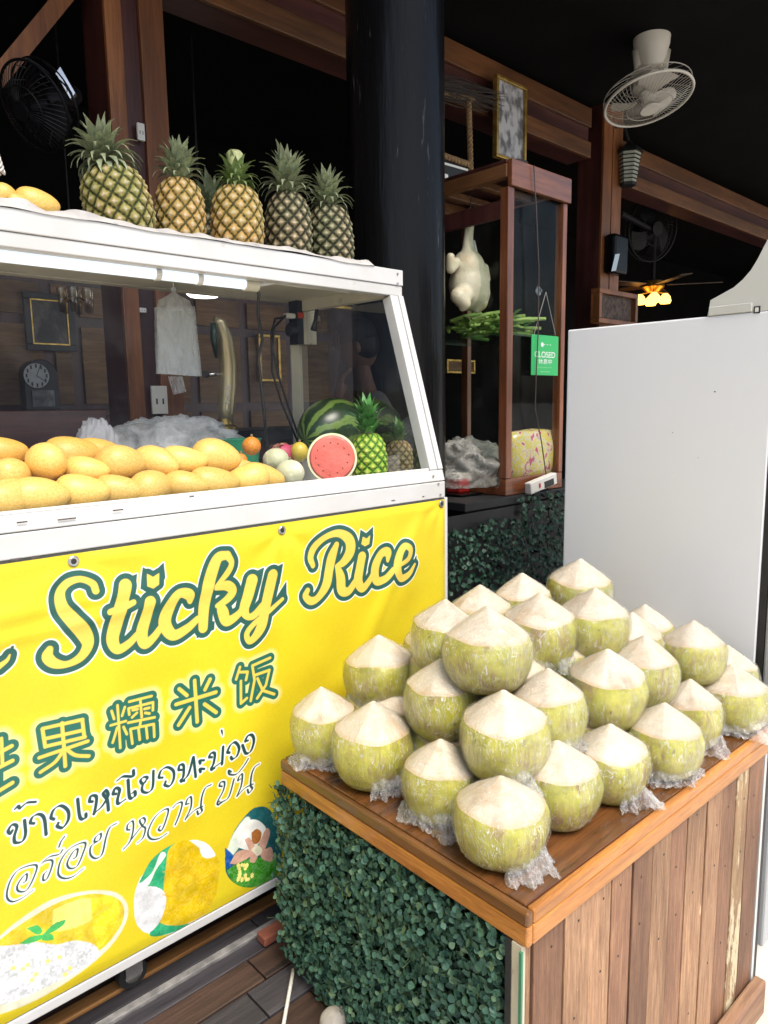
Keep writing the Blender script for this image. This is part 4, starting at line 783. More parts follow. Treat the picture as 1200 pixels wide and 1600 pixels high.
for i, (a, c) in enumerate(zip(us[:-1], us[1:])):
    m = {0: pl3, 4: pl3, 8: pl1, 10: pl2, 2: pl1, 11: pl3}.get(i, pl1 if i % 3 else pl3); dv = R.uniform(-.003, .003)
    p = kbox(MB(), a+.0012, c-(.0045 if i in (0, 3, 6, 8) else .0016), .012+dv, .027, .06, ZB-.0005).build('plank', m, ctr, bevel=.0015)
    for z in (R.uniform(.25, .35), R.uniform(.50, .6), R.uniform(.62, .7)):
        q = K((a+c)/2+R.uniform(-.01, .01), .012+dv, z)-np.array(OFF[ctr.name]); inst('nail', nail, p, Matrix.Translation(q))
kbox(MB(), .0, .0095, .010, .03, .06, ZB-.0005).build('cream_batten', plain('chipped_cream_paint', (.62, .58, .46), (.5, .44, .32), 8, .6, (1, 1, .3), c3=(.22, .11, .06), c3t=.60, c3s=18), ctr, bevel=.001)
kbox(MB(), .0105, .0265, .014, .03, .06, ZB-.0005).build('plank', pl1, ctr, bevel=.001)
kbox(MB(), .0, UL-.02, .0275, .04, .06, ZB-.0005).build('backing', MT['rubber'], ctr)
kbox(MB(), -.005, us[-1]+.016, -.018, .0085, .068, SZ).build('skirting_board', wood('skirting_plank', (.40, .25, .14), (.20, .10, .06), 0, 14, .65, .4, paint=(.56, .46, .30), pt=.66), ctr, bevel=.005)
kbox(MB(), us[-1]+.002, us[-1]+.014, .012, VL-.03, .06, ZB-.0005).build('end_panel', MT['white'], ctr)
for u in (.05, .45, .90):
    kbox(MB(), u, u+.06, .02, .08, .0, .0595).build('foot', wood('dark_foot_%d' % int(u*100), (.16, .08, .06), (.08, .04, .03), 0, 8, .8), ctr)
for u in (.05, .90): kbox(MB(), u, u+.06, VL-.12, VL-.06, FL, ZB).build('leg', pl1, ctr)
kbox(MB(), .050, .058, .03, VL-.03, FL+.02, ZB-.0005).build('side_panel', MT['rubber'], ctr)
# ---------------------------------------------------------------- artificial hedge
def leaf_mat(name, ca, cb, cc):
    m, n, l, b = NT(name); a = n.new('ShaderNodeAttribute'); a.attribute_name = 'rnd'; r = ramp(n, [(0, ca), (.5, cb), (.86, cb), (1, cc)]); l.new(a.outputs['Fac'], r.inputs[0])
    v = coords(n, l, (1, 1, 1), False); f = ntex(n, l, v, 160, 3); l.new(mixc(n, l, .25, r.outputs[0], f, 'MULTIPLY'), b.inputs['Base Color']); setp(b, rough=.55, spec=.4); return m
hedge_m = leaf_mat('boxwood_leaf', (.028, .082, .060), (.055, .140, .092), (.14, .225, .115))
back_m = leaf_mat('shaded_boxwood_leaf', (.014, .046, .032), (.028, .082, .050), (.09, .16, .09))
LV = np.array([(0, 0, 0), (.30, .32, .05), (.62, .46, .07), (.88, .30, .03), (1, 0, -.04), (.88, -.30, .03), (.62, -.46, .07), (.30, -.32, .05), (.35, 0, -.03), (.70, 0, -.03)])
LF = [(0, 8, 1), (1, 8, 9, 2), (2, 9, 3), (3, 9, 4), (4, 9, 5), (5, 9, 6), (6, 9, 8, 7), (7, 8, 0)]
def leaf_xf(n, rs, out, up, size, lean=.75):
    out, up = np.array(out, float), np.array(up, float); T = []
    side = np.cross(up, out)
    for _ in range(n):
        nr = out+rs.normal(0, lean*.55, 3); nr /= np.linalg.norm(nr); d = rs.normal(0, 1, 3)+up*rs.choice([-.2, .7]); d -= nr*(d@nr); d /= np.linalg.norm(d)
        s = np.cross(nr, d); T.append((d, s, nr, size*rs.uniform(.7, 1.18)))
    return T
def hedge_stuff(name, pos, xf, m, parent, rnd):
    n = len(pos); V = np.zeros((n, 10, 3)); 
    for i, (d, s, nr, k) in enumerate(xf): V[i] = pos[i]+k*(LV[:, :1]*d+LV[:, 1:2]*s+LV[:, 2:3]*nr)
    F = [tuple(i*10+q for q in f) for i in range(n) for f in LF]; off = np.array(OFF[parent.name])
    me = attr_mesh(name, V.reshape(-1, 3)-off, F, m, {'rnd': np.repeat(rnd, 10)}, False); o = bpy.data.objects.new(name, me); COL.objects.link(o); o.parent = parent; o['kind'] = 'stuff'; return o
rs = np.random.RandomState(3)
hd = thing('hedge_panel', 'artificial green boxwood hedge panel covering the side of the coconut counter', 'hedge', tuple(K(0, .32, FL+.02)))
N = 10200; uu = rs.uniform(-.012, .034, N); vv = rs.uniform(.022, .655, N); zv = rs.uniform(FL+.012, ZB-.008, N)
keep = ~((vv < .045) & (uu < .004)) & (zv > FL+.02+.02*np.sin(vv*23)+.015*np.sin(vv*51)) & ((vv > .05) | (rs.rand(N) < .35)) & ~((uu < 0) & (zv > ZB-.035) & (rs.rand(N) < .5))
uu, vv, zv = uu[keep], vv[keep], zv[keep]; N = len(uu)
uu = uu+.012*np.array([fbm((0, v*9, z*9), 1) for v, z in zip(vv, zv)])
pos = np.array([K(u, v, z) for u, v, z in zip(uu, vv, zv)]); xf = leaf_xf(N, rs, -KU, (0, 0, 1), .0138); rnd = np.clip(rs.beta(2, 2.2, N), 0, 1); rnd = np.clip(rnd+.55*np.array([fbm((v_*6, z_*6, 2), 1) for v_, z_ in zip(vv, zv)]), 0, 1); rnd[rs.rand(N) < .10] = .95
order = np.argsort(uu); big = order[:300]; rest = order[300:]
hedge_stuff('foliage', pos[rest], [xf[i] for i in rest], hedge_m, hd, rnd[rest])
LMS = [attr_mesh('leaf', LV, LF, hedge_m, {'rnd': [q]*10}, False) for q in (.05, .2, .35, .5, .65, .8, .95)]
for i in big:
    d, s, nr, k = xf[i]; p = pos[i]-np.array(OFF[hd.name]); inst('leaf', LMS[min(6, int(rnd[i]*7))], hd, Matrix([[d[j]*k, s[j]*k, nr[j]*k, p[j]] for j in range(3)]+[[0, 0, 0, 1]]))
st = MB()
for _ in range(170):
    v, z = rs.uniform(.02, .65), rs.uniform(FL+.03, ZB-.02); a = K(.045, v, z); c = K(rs.uniform(-.02, .02), v+rs.normal(0, .02), z+rs.normal(.01, .02)); st.tube([a, (a+c)/2+np.array([0, 0, .004]), c], [.0012, .001, .0007], 5, False)
st.build('stems', plain('plastic_stem', (.05, .10, .035), (.03, .06, .02), 9, .5), hd)['kind'] = 'stuff'
gr = MB()
for v in np.linspace(.012, .655, 14): gr.tube([K(.046, v, FL+.02), K(.046, v, ZB-.004)], .0012, 5)
for z in np.linspace(FL+.03, ZB-.01, 9): gr.tube([K(.046, .012, z), K(.046, .655, z)], .0012, 5)
gr.build('mesh_backing', plain('green_grid', (.03, .13, .06), None, 9, .5), hd)
kbox(MB(), -.008, -.004, .004, .009, FL+.02, ZB-.003).build('edge_strip', plain('green_edge', (.05, .22, .12), None, 9, .4), hd)
# ---------------------------------------------------------------- coconuts
m, n, l, b = NT('coconut_husk'); v = coords(n, l, (1, 1, 1)); vs = coords(n, l, (1, 1, .28)); f = ntex(n, l, v, 34, 5, .65); r1 = ramp(n, [(.3, (.29, .285, .018)), (.5, (.45, .43, .028)), (.72, (.58, .53, .08))]); l.new(f, r1.inputs[0])
g = ntex(n, l, vs, 75, 7, .72, .6); r2 = ramp(n, [(.42, (0, 0, 0)), (.60, (.9, .9, .9))]); l.new(g, r2.inputs[0]); big_ = ntex(n, l, v, 19, 4); r3 = ramp(n, [(.44, (.14, .14, .14)), (.62, (.95, .95, .95))]); l.new(big_, r3.inputs[0])
fm = n.new('ShaderNodeMath'); fm.operation = 'MULTIPLY'; l.new(r2.outputs[0], fm.inputs[0]); l.new(r3.outputs[0], fm.inputs[1])
c1 = mixc(n, l, fm.outputs[0], r1.outputs[0], (.27, .155, .065)); sp = ntex(n, l, v, 75, 3, .6); r4 = ramp(n, [(.66, (0, 0, 0)), (.70, (.7, .7, .7))]); l.new(sp, r4.inputs[0]); c1 = mixc(n, l, r4.outputs[0], c1, (.16, .10, .03))
l.new(vary(n, l, c1, .13), b.inputs['Base Color']); setp(b, rough=.40, coat=.8, coatr=.10); bumpn(n, l, b, g, .25, .004); cbm = n.new('ShaderNodeBump'); cbm.inputs['Strength'].default_value = .6; cbm.inputs['Distance'].default_value = .01; l.new(ntex(n, l, vs, 55, 4, .6, 1.0), cbm.inputs['Height']); l.new(cbm.outputs[0], b.inputs['Coat Normal']); MT['husk'] = m
m, n, l, b = NT('coconut_cut_top'); a = n.new('ShaderNodeAttribute'); a.attribute_name = 'ang'; a2 = n.new('ShaderNodeAttribute'); a2.attribute_name = 'rim'; cx = n.new('ShaderNodeCombineXYZ'); l.new(a.outputs['Fac'], cx.inputs[0]); l.new(a2.outputs['Fac'], cx.inputs[1])
oi = n.new('ShaderNodeObjectInfo'); mz = n.new('ShaderNodeMath'); mz.operation = 'MULTIPLY'; mz.inputs[1].default_value = 50; l.new(oi.outputs['Random'], mz.inputs[0]); l.new(mz.outputs[0], cx.inputs[2])
mp = n.new('ShaderNodeMapping'); mp.inputs['Scale'].default_value = (9, .9, 1); l.new(cx.outputs[0], mp.inputs['Vector']); fib = ntex(n, l, mp.outputs[0], 3.2, 6, .68); v = coords(n, l, (1, 1, 1)); bl = ntex(n, l, v, 17, 4)
rc = ramp(n, [(.25, (.56, .43, .30)), (.45, (.67, .56, .42)), (.68, (.73, .645, .525))]); l.new(fib, rc.inputs[0]); rb = ramp(n, [(.54, (0, 0, 0)), (.72, (.6, .6, .6))]); l.new(bl, rb.inputs[0]); cc_ = mixc(n, l, rb.outputs[0], rc.outputs[0], (.58, .36, .19))
bl2 = ntex(n, l, v, 9, 3); rb2 = ramp(n, [(.62, (0, 0, 0)), (.72, (.65, .65, .65))]); l.new(bl2, rb2.inputs[0]); cc_ = mixc(n, l, rb2.outputs[0], cc_, (.40, .19, .08))
rr_ = ramp(n, [(.0, (0, 0, 0)), (.90, (0, 0, 0)), (.985, (.6, .6, .6))]); l.new(a2.outputs['Fac'], rr_.inputs[0]); cc_ = mixc(n, l, rr_.outputs[0], cc_, (.55, .36, .16))
l.new(vary(n, l, cc_, .05), b.inputs['Base Color']); setp(b, rough=.55, coat=.22, coatr=.2); bumpn(n, l, b, fib, .12, .004); MT['cut'] = m
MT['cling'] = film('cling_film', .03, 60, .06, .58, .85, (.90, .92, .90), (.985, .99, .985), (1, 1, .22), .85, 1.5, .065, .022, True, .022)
MT['skirt'] = film('bunched_cling_film', .12, 26, .22, .30, .80, (.92, .93, .92), glints=.5, lsc=1.0, f0=.05)
def coco_meshes(seed):
    rr = random.Random(seed); ph = [rr.uniform(0, 6.3) for _ in range(6)]; nu = 56; sh = .66+rr.uniform(-.02, .03)
    prof = [(.50, 0), (.60, .004), (.74, .05), (.86, .13), (.945, .25), (.99, .36), (1.0, .45), (.985, .54), (.945, .605), (.895, sh)]
    def rad(a, z): return 1+.018*math.cos(3*a+ph[0])+.012*math.cos(5*a+ph[1])+.030*fbm((math.cos(a), math.sin(a), z*2+seed), 1.3)
    nfc = 8+seed % 4
    def fac(a): w = 2*math.pi/nfc; t = ((a+ph[4]) % w)-w/2; return 1+1.25*(math.cos(w/2)/math.cos(t)-math.cos(w/4))
    def shz(a): return .018*math.sin(2*a+ph[2])+.012*math.sin(5*a+ph[3])
    V = []; 
    for r, z in prof:
        for i in range(nu): a = 2*math.pi*i/nu; k = rad(a, z); k *= 1+.35*(fac(a*1.0+.4)-1)*(.1 < z < .62); V.append((r*k*math.cos(a), r*k*math.sin(a), (z+(shz(a) if z == sh else shz(a)*.6 if z > .5 else 0))))
    body = V
    cone = [(.895, sh), (.865, sh+.016), (.74, sh+.072), (.55, sh+.150), (.35, sh+.222), (.16, sh+.288), (.07, sh+.322), (.03, sh+.332)]
    T = []; ang = []; rim = []
    for k_, (r, z) in enumerate(cone):
        for i in range(nu):
            a = 2*math.pi*i/nu; k = rad(a, sh)*(1+(fac(a)-1)*min(1, k_/2)*(1-k_/9))*(1+.006*math.sin(11*a+ph[4])*(k_ > 1)+.03*fbm((math.cos(a)*2, math.sin(a)*2, z*3+seed), 1.6)*(k_ > 0)); w = shz(a)*max(0, 1-k_/4)
            T.append((r*k*math.cos(a)+.03*math.sin(ph[5])*k_/8, r*k*math.sin(a)+.03*math.cos(ph[5])*k_/8, z+w)); ang.append(abs((a/math.pi)-1)*6); rim.append(r/.895)
    fb = [(j*nu+i, j*nu+(i+1) % nu, (j+1)*nu+(i+1) % nu, (j+1)*nu+i) for j in range(len(prof)-1) for i in range(nu)]+[tuple(reversed(range(nu)))]
    ft = [(j*nu+i, j*nu+(i+1) % nu, (j+1)*nu+(i+1) % nu, (j+1)*nu+i) for j in range(len(cone)-1) for i in range(nu)]+[tuple((len(cone)-1)*nu+i for i in range(nu))]
    S3 = lambda P, e=0: [(x*.070*(1+e), y*.070*(1+e), z*.138+e*.02) for x, y, z in P]
    mb = attr_mesh('husk', S3(body), fb, MT['husk']); mt = attr_mesh('cut_top', S3(T), ft, MT['cut'], {'ang': ang, 'rim': rim}); mt.set_sharp_from_angle(angle=math.radians(14))
    # film: a loose shell of its own with pulled wrinkles
    FV = []; nf = 96; fp = prof[1:]+cone[1:-1]
    for r, z in fp:
        for i in range(nf):
            a = 2*math.pi*i/nf; pull = max(0, 1-z/.5); k = rad(a, min(z, sh))*(1+.028+.012*pull*math.sin(a*19+9*z+ph[1]*3)+.030*max(0, fbm((math.cos(a)*3, math.sin(a)*3, z*2.0+seed*3), 2.2)))
            FV.append((r*k*.070*math.cos(a), r*k*.070*math.sin(a), max(.0006, z*.138+.0012+(shz(a)*.138 if abs(z-sh) < .08 else 0))))
    ff = [(j*nf+i, j*nf+(i+1) % nf, (j+1)*nf+(i+1) % nf, (j+1)*nf+i) for j in range(len(fp)-1) for i in range(nf)]
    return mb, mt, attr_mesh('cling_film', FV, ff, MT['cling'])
def skirt_mesh(seed, arc):
    rr = random.Random(seed); V = []; nu, nv = 130, 14
    for j in range(nv+1):
        t = j/nv
        for i in range(nu+1):
            s = i/nu; a = (s-.5)*arc; e = max(0, math.sin(math.pi*s))**.4; ln = e*max(.12, .55+1.9*fbm((s*3.2, seed*7.1, 0), 1.3, 2))
            cr = fbm((s*11, t*2.2, seed), 1.7, 4); r = .0600+t*(.004+.030*ln)+.008*cr*(.25+t); da = .10*t*fbm((s*6, t*2, seed+9), 1.5)
            z = .046*e*(1-t)**1.3+.0010+.026*t*(1-.55*t)*abs(fbm((s*8, t*2.5, seed+5), 1.8, 4))*2
            V.append((r*math.cos(a+da), r*math.sin(a+da), max(.0008, z)))
    return attr_mesh('film_skirt', V, [(j*(nu+1)+i, j*(nu+1)+i+1, (j+1)*(nu+1)+i+1, (j+1)*(nu+1)+i) for j in range(nv) for i in range(nu)], MT['skirt'])
CM = [coco_meshes(s) for s in range(6)]; SK = [skirt_mesh(s, a) for s, a in ((1, 1.6), (2, 2.4), (3, 1.2), (4, 3.4))]
CG = 'trimmed coconuts piled on the wooden counter'
def coconut(x, y, z, diam, label, k, skirt=None, face=0, tilt=(0, 0), hgt=.138):
    o = thing('coconut', label, 'coconut', (x, y, z), CG); s = diam*1.085/.142; rz = R.uniform(0, 6.28); o.rotation_euler = (tilt[0], tilt[1], 0); o.scale = (s, s, hgt/.1375)
    Mz = Matrix.Rotation(rz, 4, 'Z'); hb_, tp_, fl_ = CM[k % 6]
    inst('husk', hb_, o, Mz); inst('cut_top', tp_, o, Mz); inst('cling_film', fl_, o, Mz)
    if skirt is not None: inst('film_skirt', SK[skirt], o, Matrix.Rotation(face, 4, 'Z'))
    return o
HS = 'trimmed green coconut on the counter edge above the hedge panel'; PS = 'trimmed green coconut in the bottom row along the counter edge above the planks'
ML = 'trimmed coconut in the middle layer on the hedge side of the pile'; MP = 'trimmed coconut in the middle layer on the plank side of the pile'; TL = 'trimmed coconut in the top layer of the pile'; BK = 'trimmed coconut peeking out at the freezer side of the pile'
cam_a = lambda x, y: math.atan2(-y, -x)
# key: apex pixel, apex height above the counter, diameter, label, skirt, skirt turn from facing the viewer
CL = [(503,1075,.150,.130,'cling wrapped coconut at the end of the counter touching the yellow banner',3,.2), (582,1098,.158,.148,HS,2,.5), (689,1157,.138,.132,'trimmed green coconut with loose film skirt hanging over the hedge side of the counter',3,-.2), (783,1210,.138,.146,'trimmed coconut standing at the front corner of the wooden counter',0,.9),
      (871,1160,.138,.148,'trimmed coconut right behind the corner one, without a film skirt',None,0), (955,1130,.138,.134,'trimmed coconut with brown stained rim and a film tail on the plank side',2,.9), (1038,1100,.138,.140,PS,1,.6), (1080,1063,.138,.126,PS,3,.6), (1146,1040,.138,.150,'trimmed coconut at the end of the counter by the freezer front',3,.5),
      (596,990,.238,.150,'trimmed coconut with loose film flap in the middle layer nearest the banner',1,-1.3), (688,1033,.238,.134,ML,None,0), (789,1075,.240,.146,'trimmed coconut in the middle layer directly above the corner coconut',2,.2), (857,1048,.238,.132,MP,1,.4), (948,1013,.238,.148,MP,None,0), (1005,992,.238,.134,MP,None,0), (1073,1020,.145,.130,BK,None,0),
      (690,938,.330,.128,TL,None,0), (762,945,.352,.155,'big glossy film wrapped coconut with brown patch near the top of the pile',None,0), (845,928,.328,.146,'trimmed coconut with rusty stain on its cone in the top layer',1,.5), (928,918,.328,.142,TL,1,.9), (993,958,.252,.126,BK,None,0), (752,912,.326,.138,TL,None,0), (820,897,.328,.132,TL,None,0), (903,870,.350,.148,'trimmed coconut at the very back of the top layer against the freezer',None,0)]
placed = []
for i, (px, py, h, d, lb, sk, tw) in enumerate(CL):
    q = AZ(px, py, CT+h); hg = h if h < .17 else .150*(d/.142)**.5; zb = q[2]-hg
    if h < .17: zb = CT+.0008
    placed.append((q[0], q[1], zb-CT)); coconut(q[0], q[1], zb, d, lb, i*5+2, sk, cam_a(q[0], q[1])+tw, (R.uniform(-.06, .06), R.uniform(-.06, .06)) if h > .17 else (0, 0), hg)
def fill(zb, us_, vs_, dmin, lb):                               # the coconuts that carry the upper layers
    for u in us_:
        for v in vs_:
            q = K(u+(.06 if int(round(v*100)) % 2 else 0), v, 0)
            if all(math.hypot(q[0]-x, q[1]-y) > dmin for x, y, z in placed if abs(z-zb) < .07):
                placed.append((q[0], q[1], zb)); coconut(q[0], q[1], CT+zb+.0008, .132, lb, len(placed), None, 0)
fill(0, np.arange(.08, .94, .02), np.arange(.07, .60, .02), .128, 'trimmed coconut inside the bottom layer hidden under the upper layers')
fill(.10, np.arange(.18, .86, .02), np.arange(.14, .56, .02), .128, 'trimmed coconut inside the middle layer hidden under the top layer')
# ================================================================ glass cabinet, its table and contents
TZ = 1.165
tb = thing('cabinet_table', 'dark table carrying the glass cabinet with a hedge panel in front', 'table', (2.2, 1.85, FL))
MB().box((1.86, 1.585, TZ-.03), (2.75, 2.25, TZ)).build('tabletop', MT['black'], tb, bevel=.003); MB().box((1.88, 1.60, FL), (2.73, 2.23, TZ-.031)).build('body', MT['black'], tb)
bh = thing('back_hedge_panel', 'dark shaded artificial hedge panel below the glass cabinet', 'hedge', (2.3, 1.56, FL))
N = 5200; xx = rs.uniform(1.72, 2.80, N); zv = rs.uniform(FL+.02, TZ-.004, N); yy_ = 1.56+rs.uniform(-.03, .02, N); kp = ~((zv > 1.085) & (xx < 2.13)); xx, zv, yy_ = xx[kp], zv[kp], yy_[kp]; N = len(xx)
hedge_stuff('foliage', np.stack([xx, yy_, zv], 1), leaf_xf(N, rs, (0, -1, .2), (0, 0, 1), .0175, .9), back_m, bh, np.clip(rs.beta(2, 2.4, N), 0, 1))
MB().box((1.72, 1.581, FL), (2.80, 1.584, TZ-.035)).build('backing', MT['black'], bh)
q = AY(716, 768, 1.78); BT = q[2]; rb = thing('red_box', 'small red box with white lid on the black tray beside the column', 'box', (q[0], q[1], BT))
redm = plain('red_card', (.50, .022, .022), (.40, .015, .018), 6, .4)
MB().box((q[0]-.030, q[1]-.03, BT+.0005), (q[0]+.030, q[1]+.03, BT+.050)).build('box', redm, rb, bevel=.002); MB().box((q[0]-.0315, q[1]-.0315, BT+.0505), (q[0]+.0315, q[1]+.0315, BT+.070)).build('lid', plain('lid_white', (.62, .58, .50), None, 6, .45), rb, bevel=.002)
MB().box((q[0]-.075, q[1]-.08, TZ+.0005), (min(q[0]+.10, 2.096), q[1]+.08, BT)).build('black_tray', MT['gloss_black'], bevel=.006, loc=(q[0], q[1], TZ)); tag(bpy.data.objects['black_tray'], 'black plastic tray under the red box on the dark table', 'tray')
X0, X1, Y0, Y1, Z0, Z1 = 2.10, 2.462, 1.60, 2.10, TZ+.001, 2.318
cb = thing('glass_cabinet', 'red brown wooden glass cabinet with a plucked chicken hanging inside', 'cabinet', (2.28, 1.85, TZ))
HB = AY(793, 289, Y0)[2]
W = .035
def bxp(nm, a, c, m, bv=.003): return MB().box(a, c).build(nm, m, cb, bevel=bv)
bxp('post', (X0, Y0, Z0+.062), (X0+W, Y0+W, HB-.001), MT['red_wood']); bxp('post', (X1-.026, Y0, Z0+.062), (X1, Y0+W, HB-.001), MT['red_wood']); bxp('post', (X0, Y1-W, Z0+.062), (X0+W, Y1, HB-.001), MT['red_wood']); bxp('post', (X1-.026, Y1-W, Z0+.062), (X1, Y1, HB-.001), MT['red_wood'])
bxp('bottom_rail', (X0, Y0, Z0), (X1, Y0+.03, Z0+.061), MT['red_wood_x']); bxp('bottom_panel', (X0+.001, Y0+.031, Z0), (X1-.001, Y1, Z0+.03), MT['red_wood_x'])
bxp('header_board', (X0+.004, Y0-.012, HB), (X1+.006, Y0+.008, Z1), MT['red_wood_x'])
brw = wood('brown_frame_wood', (.22, .10, .035), (.10, .042, .018), 1, 10, .5)
bxp('top_rail', (X0, Y0+.009, HB+.03), (X0+.03, Y1, HB+.075), brw); bxp('top_rail', (X1-.03, Y0+.009, HB+.03), (X1, Y1, HB+.075), brw); bxp('top_rail', (X0+.031, Y1-.03, HB+.03), (X1-.031, Y1, HB+.075), brw)
for yy_2 in (1.74, 1.90): bxp('cross_bar', (X0+.031, yy_2, HB+.03), (X1-.031, yy_2+.03, HB+.055), brw)
bxp('roof_board', (X0, Y0+.009, HB+.0755), (X1, Y1, HB+.088), MT['maroon_x'])
bxp('lower_rail', (X0+.002, Y0+W, HB-.10), (X0+.02, Y1-W, HB-.04), MT['maroon'])
SHZ = AY(760, 527, 1.80)[2]
bxp('front_glass', (X0+W+.001, Y0+.012, Z0+.062), (X1-.027, Y0+.015, HB-.001), MT['glass_dirty'], 0); bxp('side_glass', (X0+.012, Y0+W+.001, Z0+.062), (X0+.015, Y1-W-.001, HB-.041), MT['glass_dirty'], 0)
bxp('shelf', (X0+.018, Y0+W+.005, SHZ-.008), (X1-.028, Y1-W-.005, SHZ), glass('green_edged_glass', (.7, .85, .75), .05), 0)
# chicken
c0 = np.array(AY(731, 425, 1.80)); cs = .165/80*1.0
def cp(px, py, dy=0): return Vector(AY(px, py, 1.80+dy))
bm = bmesh.new()
def blobm(c, r, M=None):
    t = MB().ell(c, r, 20, 14, M=M); me = t.mesh('t', None); bm.from_mesh(me); bpy.data.meshes.remove(me)
def limb(P, rr):
    for i in range(len(P)-1):
        for k in range(6):
            t = k/6; p = P[i].lerp(P[i+1], t); q = rr[i]*(1-t)+rr[i+1]*t; blobm(p, (q, q, q))
limb([cp(734, 350), cp(732, 370), cp(731, 390), cp(733, 408)], [.017, .018, .022, .040])
blobm(cp(731, 422), (.066, .064, .072)); blobm(cp(733, 445), (.080, .074, .080)); blobm(cp(722, 462, -.02), (.040, .040, .036)); blobm(cp(746, 460, -.01), (.036, .038, .040))
limb([cp(716, 462, -.03), cp(727, 474, -.045), cp(722, 482, -.03)], [.030, .022, .014]); limb([cp(754, 458, -.01), cp(752, 474, -.03), cp(744, 486, -.02)], [.030, .024, .014]); blobm(cp(735, 456), (.078, .070, .070))
limb([cp(712, 410, -.02), cp(704, 420, -.03), cp(704, 398, -.04)], [.020, .018, .016]); limb([cp(755, 420, .02), cp(760, 440, .02)], [.022, .018])
limb([cp(734, 350), cp(736, 338)], [.017, .015]); limb([cp(736, 336), cp(742, 326)], [.009, .004]); limb([cp(734, 332), cp(731, 325)], [.008, .004])
me = bpy.data.meshes.new('chicken'); bm.to_mesh(me); bm.free(); me.materials.append(plain('pale_poultry_skin', (.74, .69, .50), (.66, .60, .40), 12, .34, bump=.22, bscale=140, c3=(.68, .52, .30), c3t=.58, c3s=9))
ck = bpy.data.objects.new('plucked_chicken', me); COL.objects.link(ck); md = ck.modifiers.new('r', 'REMESH'); md.mode = 'VOXEL'; md.voxel_size = .0055; md2 = ck.modifiers.new('s', 'SMOOTH'); md2.factor = .6; md2.iterations = 6
dg = bpy.context.evaluated_depsgraph_get(); me2 = bpy.data.meshes.new_from_object(ck.evaluated_get(dg)); bpy.data.objects.remove(ck); me2.shade_smooth()
ck = thing('plucked_chicken', 'pale plucked whole chicken hanging by its neck inside the glass cabinet', 'chicken', tuple(c0))
ob = inst('body', me2, ck, Matrix.Translation(-Vector(c0)))
tpk = cp(735, 330); MB().tube([tpk, (tpk.x, tpk.y, HB+.032)], .002, 6).build('hook_wire', MT['chrome'], ck)
nk = cp(742, 388, .02); MB().tube([cp(742, 396, .03), cp(739, 376, .03)], [.011, .008], 10).build('tag_sleeve', MT['white_plastic'], ck, smooth=True)
# greens on the shelf
gv = thing('green_vegetables', 'pile of green leafy vegetable stalks on the glass shelf below the chicken', 'vegetables', (2.25, 1.80, SHZ))
sg = plain('green_stalk', (.46, .62, .17), (.28, .46, .08), 14, .45, var=.3); stk = MB().tube([(0, 0, 0), (.08, .004, .003), (.16, 0, 0)], [.006, .008, .006], 8).mesh('stalk', sg, True); lfm = attr_mesh('leaf', LV, LF, leaf_mat('kale_leaf', (.08, .2, .04), (.15, .33, .07), (.26, .4, .1)), {'rnd': [.5]*10}, False)
for k in range(64):
    z = .008+.013*(k % 5)+R.uniform(0, .004); inst('stalk', stk, gv, Matrix.Translation((R.uniform(-.12, -.02), R.uniform(-.12, .12), z)) @ Matrix.Rotation(R.uniform(-.6, .9), 4, 'Z') @ Matrix.Rotation(R.uniform(-.25, .05), 4, 'Y'))
for k in range(60): inst('leaf', lfm, gv, Matrix.Translation((R.uniform(-.12, .14), R.uniform(-.15, .05), R.uniform(.01, .06))) @ Matrix.Rotation(R.uniform(0, 6.3), 4, 'Z') @ Matrix.Rotation(R.uniform(-.9, .3), 4, 'Y') @ Matrix.Scale(R.uniform(.03, .055), 4))
CZ0 = Z0+.0305
q = AY(735, 700, 1.78); tag(crumple('b', (q[0]-.01, 1.80, CZ0+.05), (.125, .11, .085), None, 15, .55, zmin=CZ0, ridge=1.3).build('packed_bag', film('cloudy_bag', .22, 10, .3, .3, .85, (.62, .62, .58), glints=.15, f0=.03), smooth=True, loc=(q[0], 1.78, CZ0)), 'cloudy plastic bag packed in the bottom of the glass cabinet beside the column', 'plastic bag')
pk = thing('noodle_packet', 'yellow and pink printed food packet behind the front glass of the cabinet', 'packet', tuple(AY(832, 726, 1.66)))
m, n, l, b = NT('packet_print'); v = coords(n, l, (1, 1, 1), False); f = ntex(n, l, v, 22, 3, .5, 1.5); r = ramp(n, [(.36, (.55, .06, .16)), (.44, (.70, .60, .45)), (.55, (.72, .56, .05)), (.66, (.62, .58, .42))]); r.color_ramp.interpolation = 'EASE'; l.new(f, r.inputs[0]); l.new(r.outputs[0], b.inputs['Base Color']); setp(b, rough=.2, coat=.6)
a, c = AY(794, 728, 1.66), AY(868, 668, 1.66); MB().ell(((a[0]+c[0])/2, 1.67, (CZ0+c[2])/2), ((c[0]-a[0])/2, .04, (c[2]-CZ0)/2), 28, 16, fn=lambda p: (1/max(abs(p.x), abs(p.z), .72))**.75*(1+.05*fbm(p, 4))).build('packet', m, pk, smooth=True)
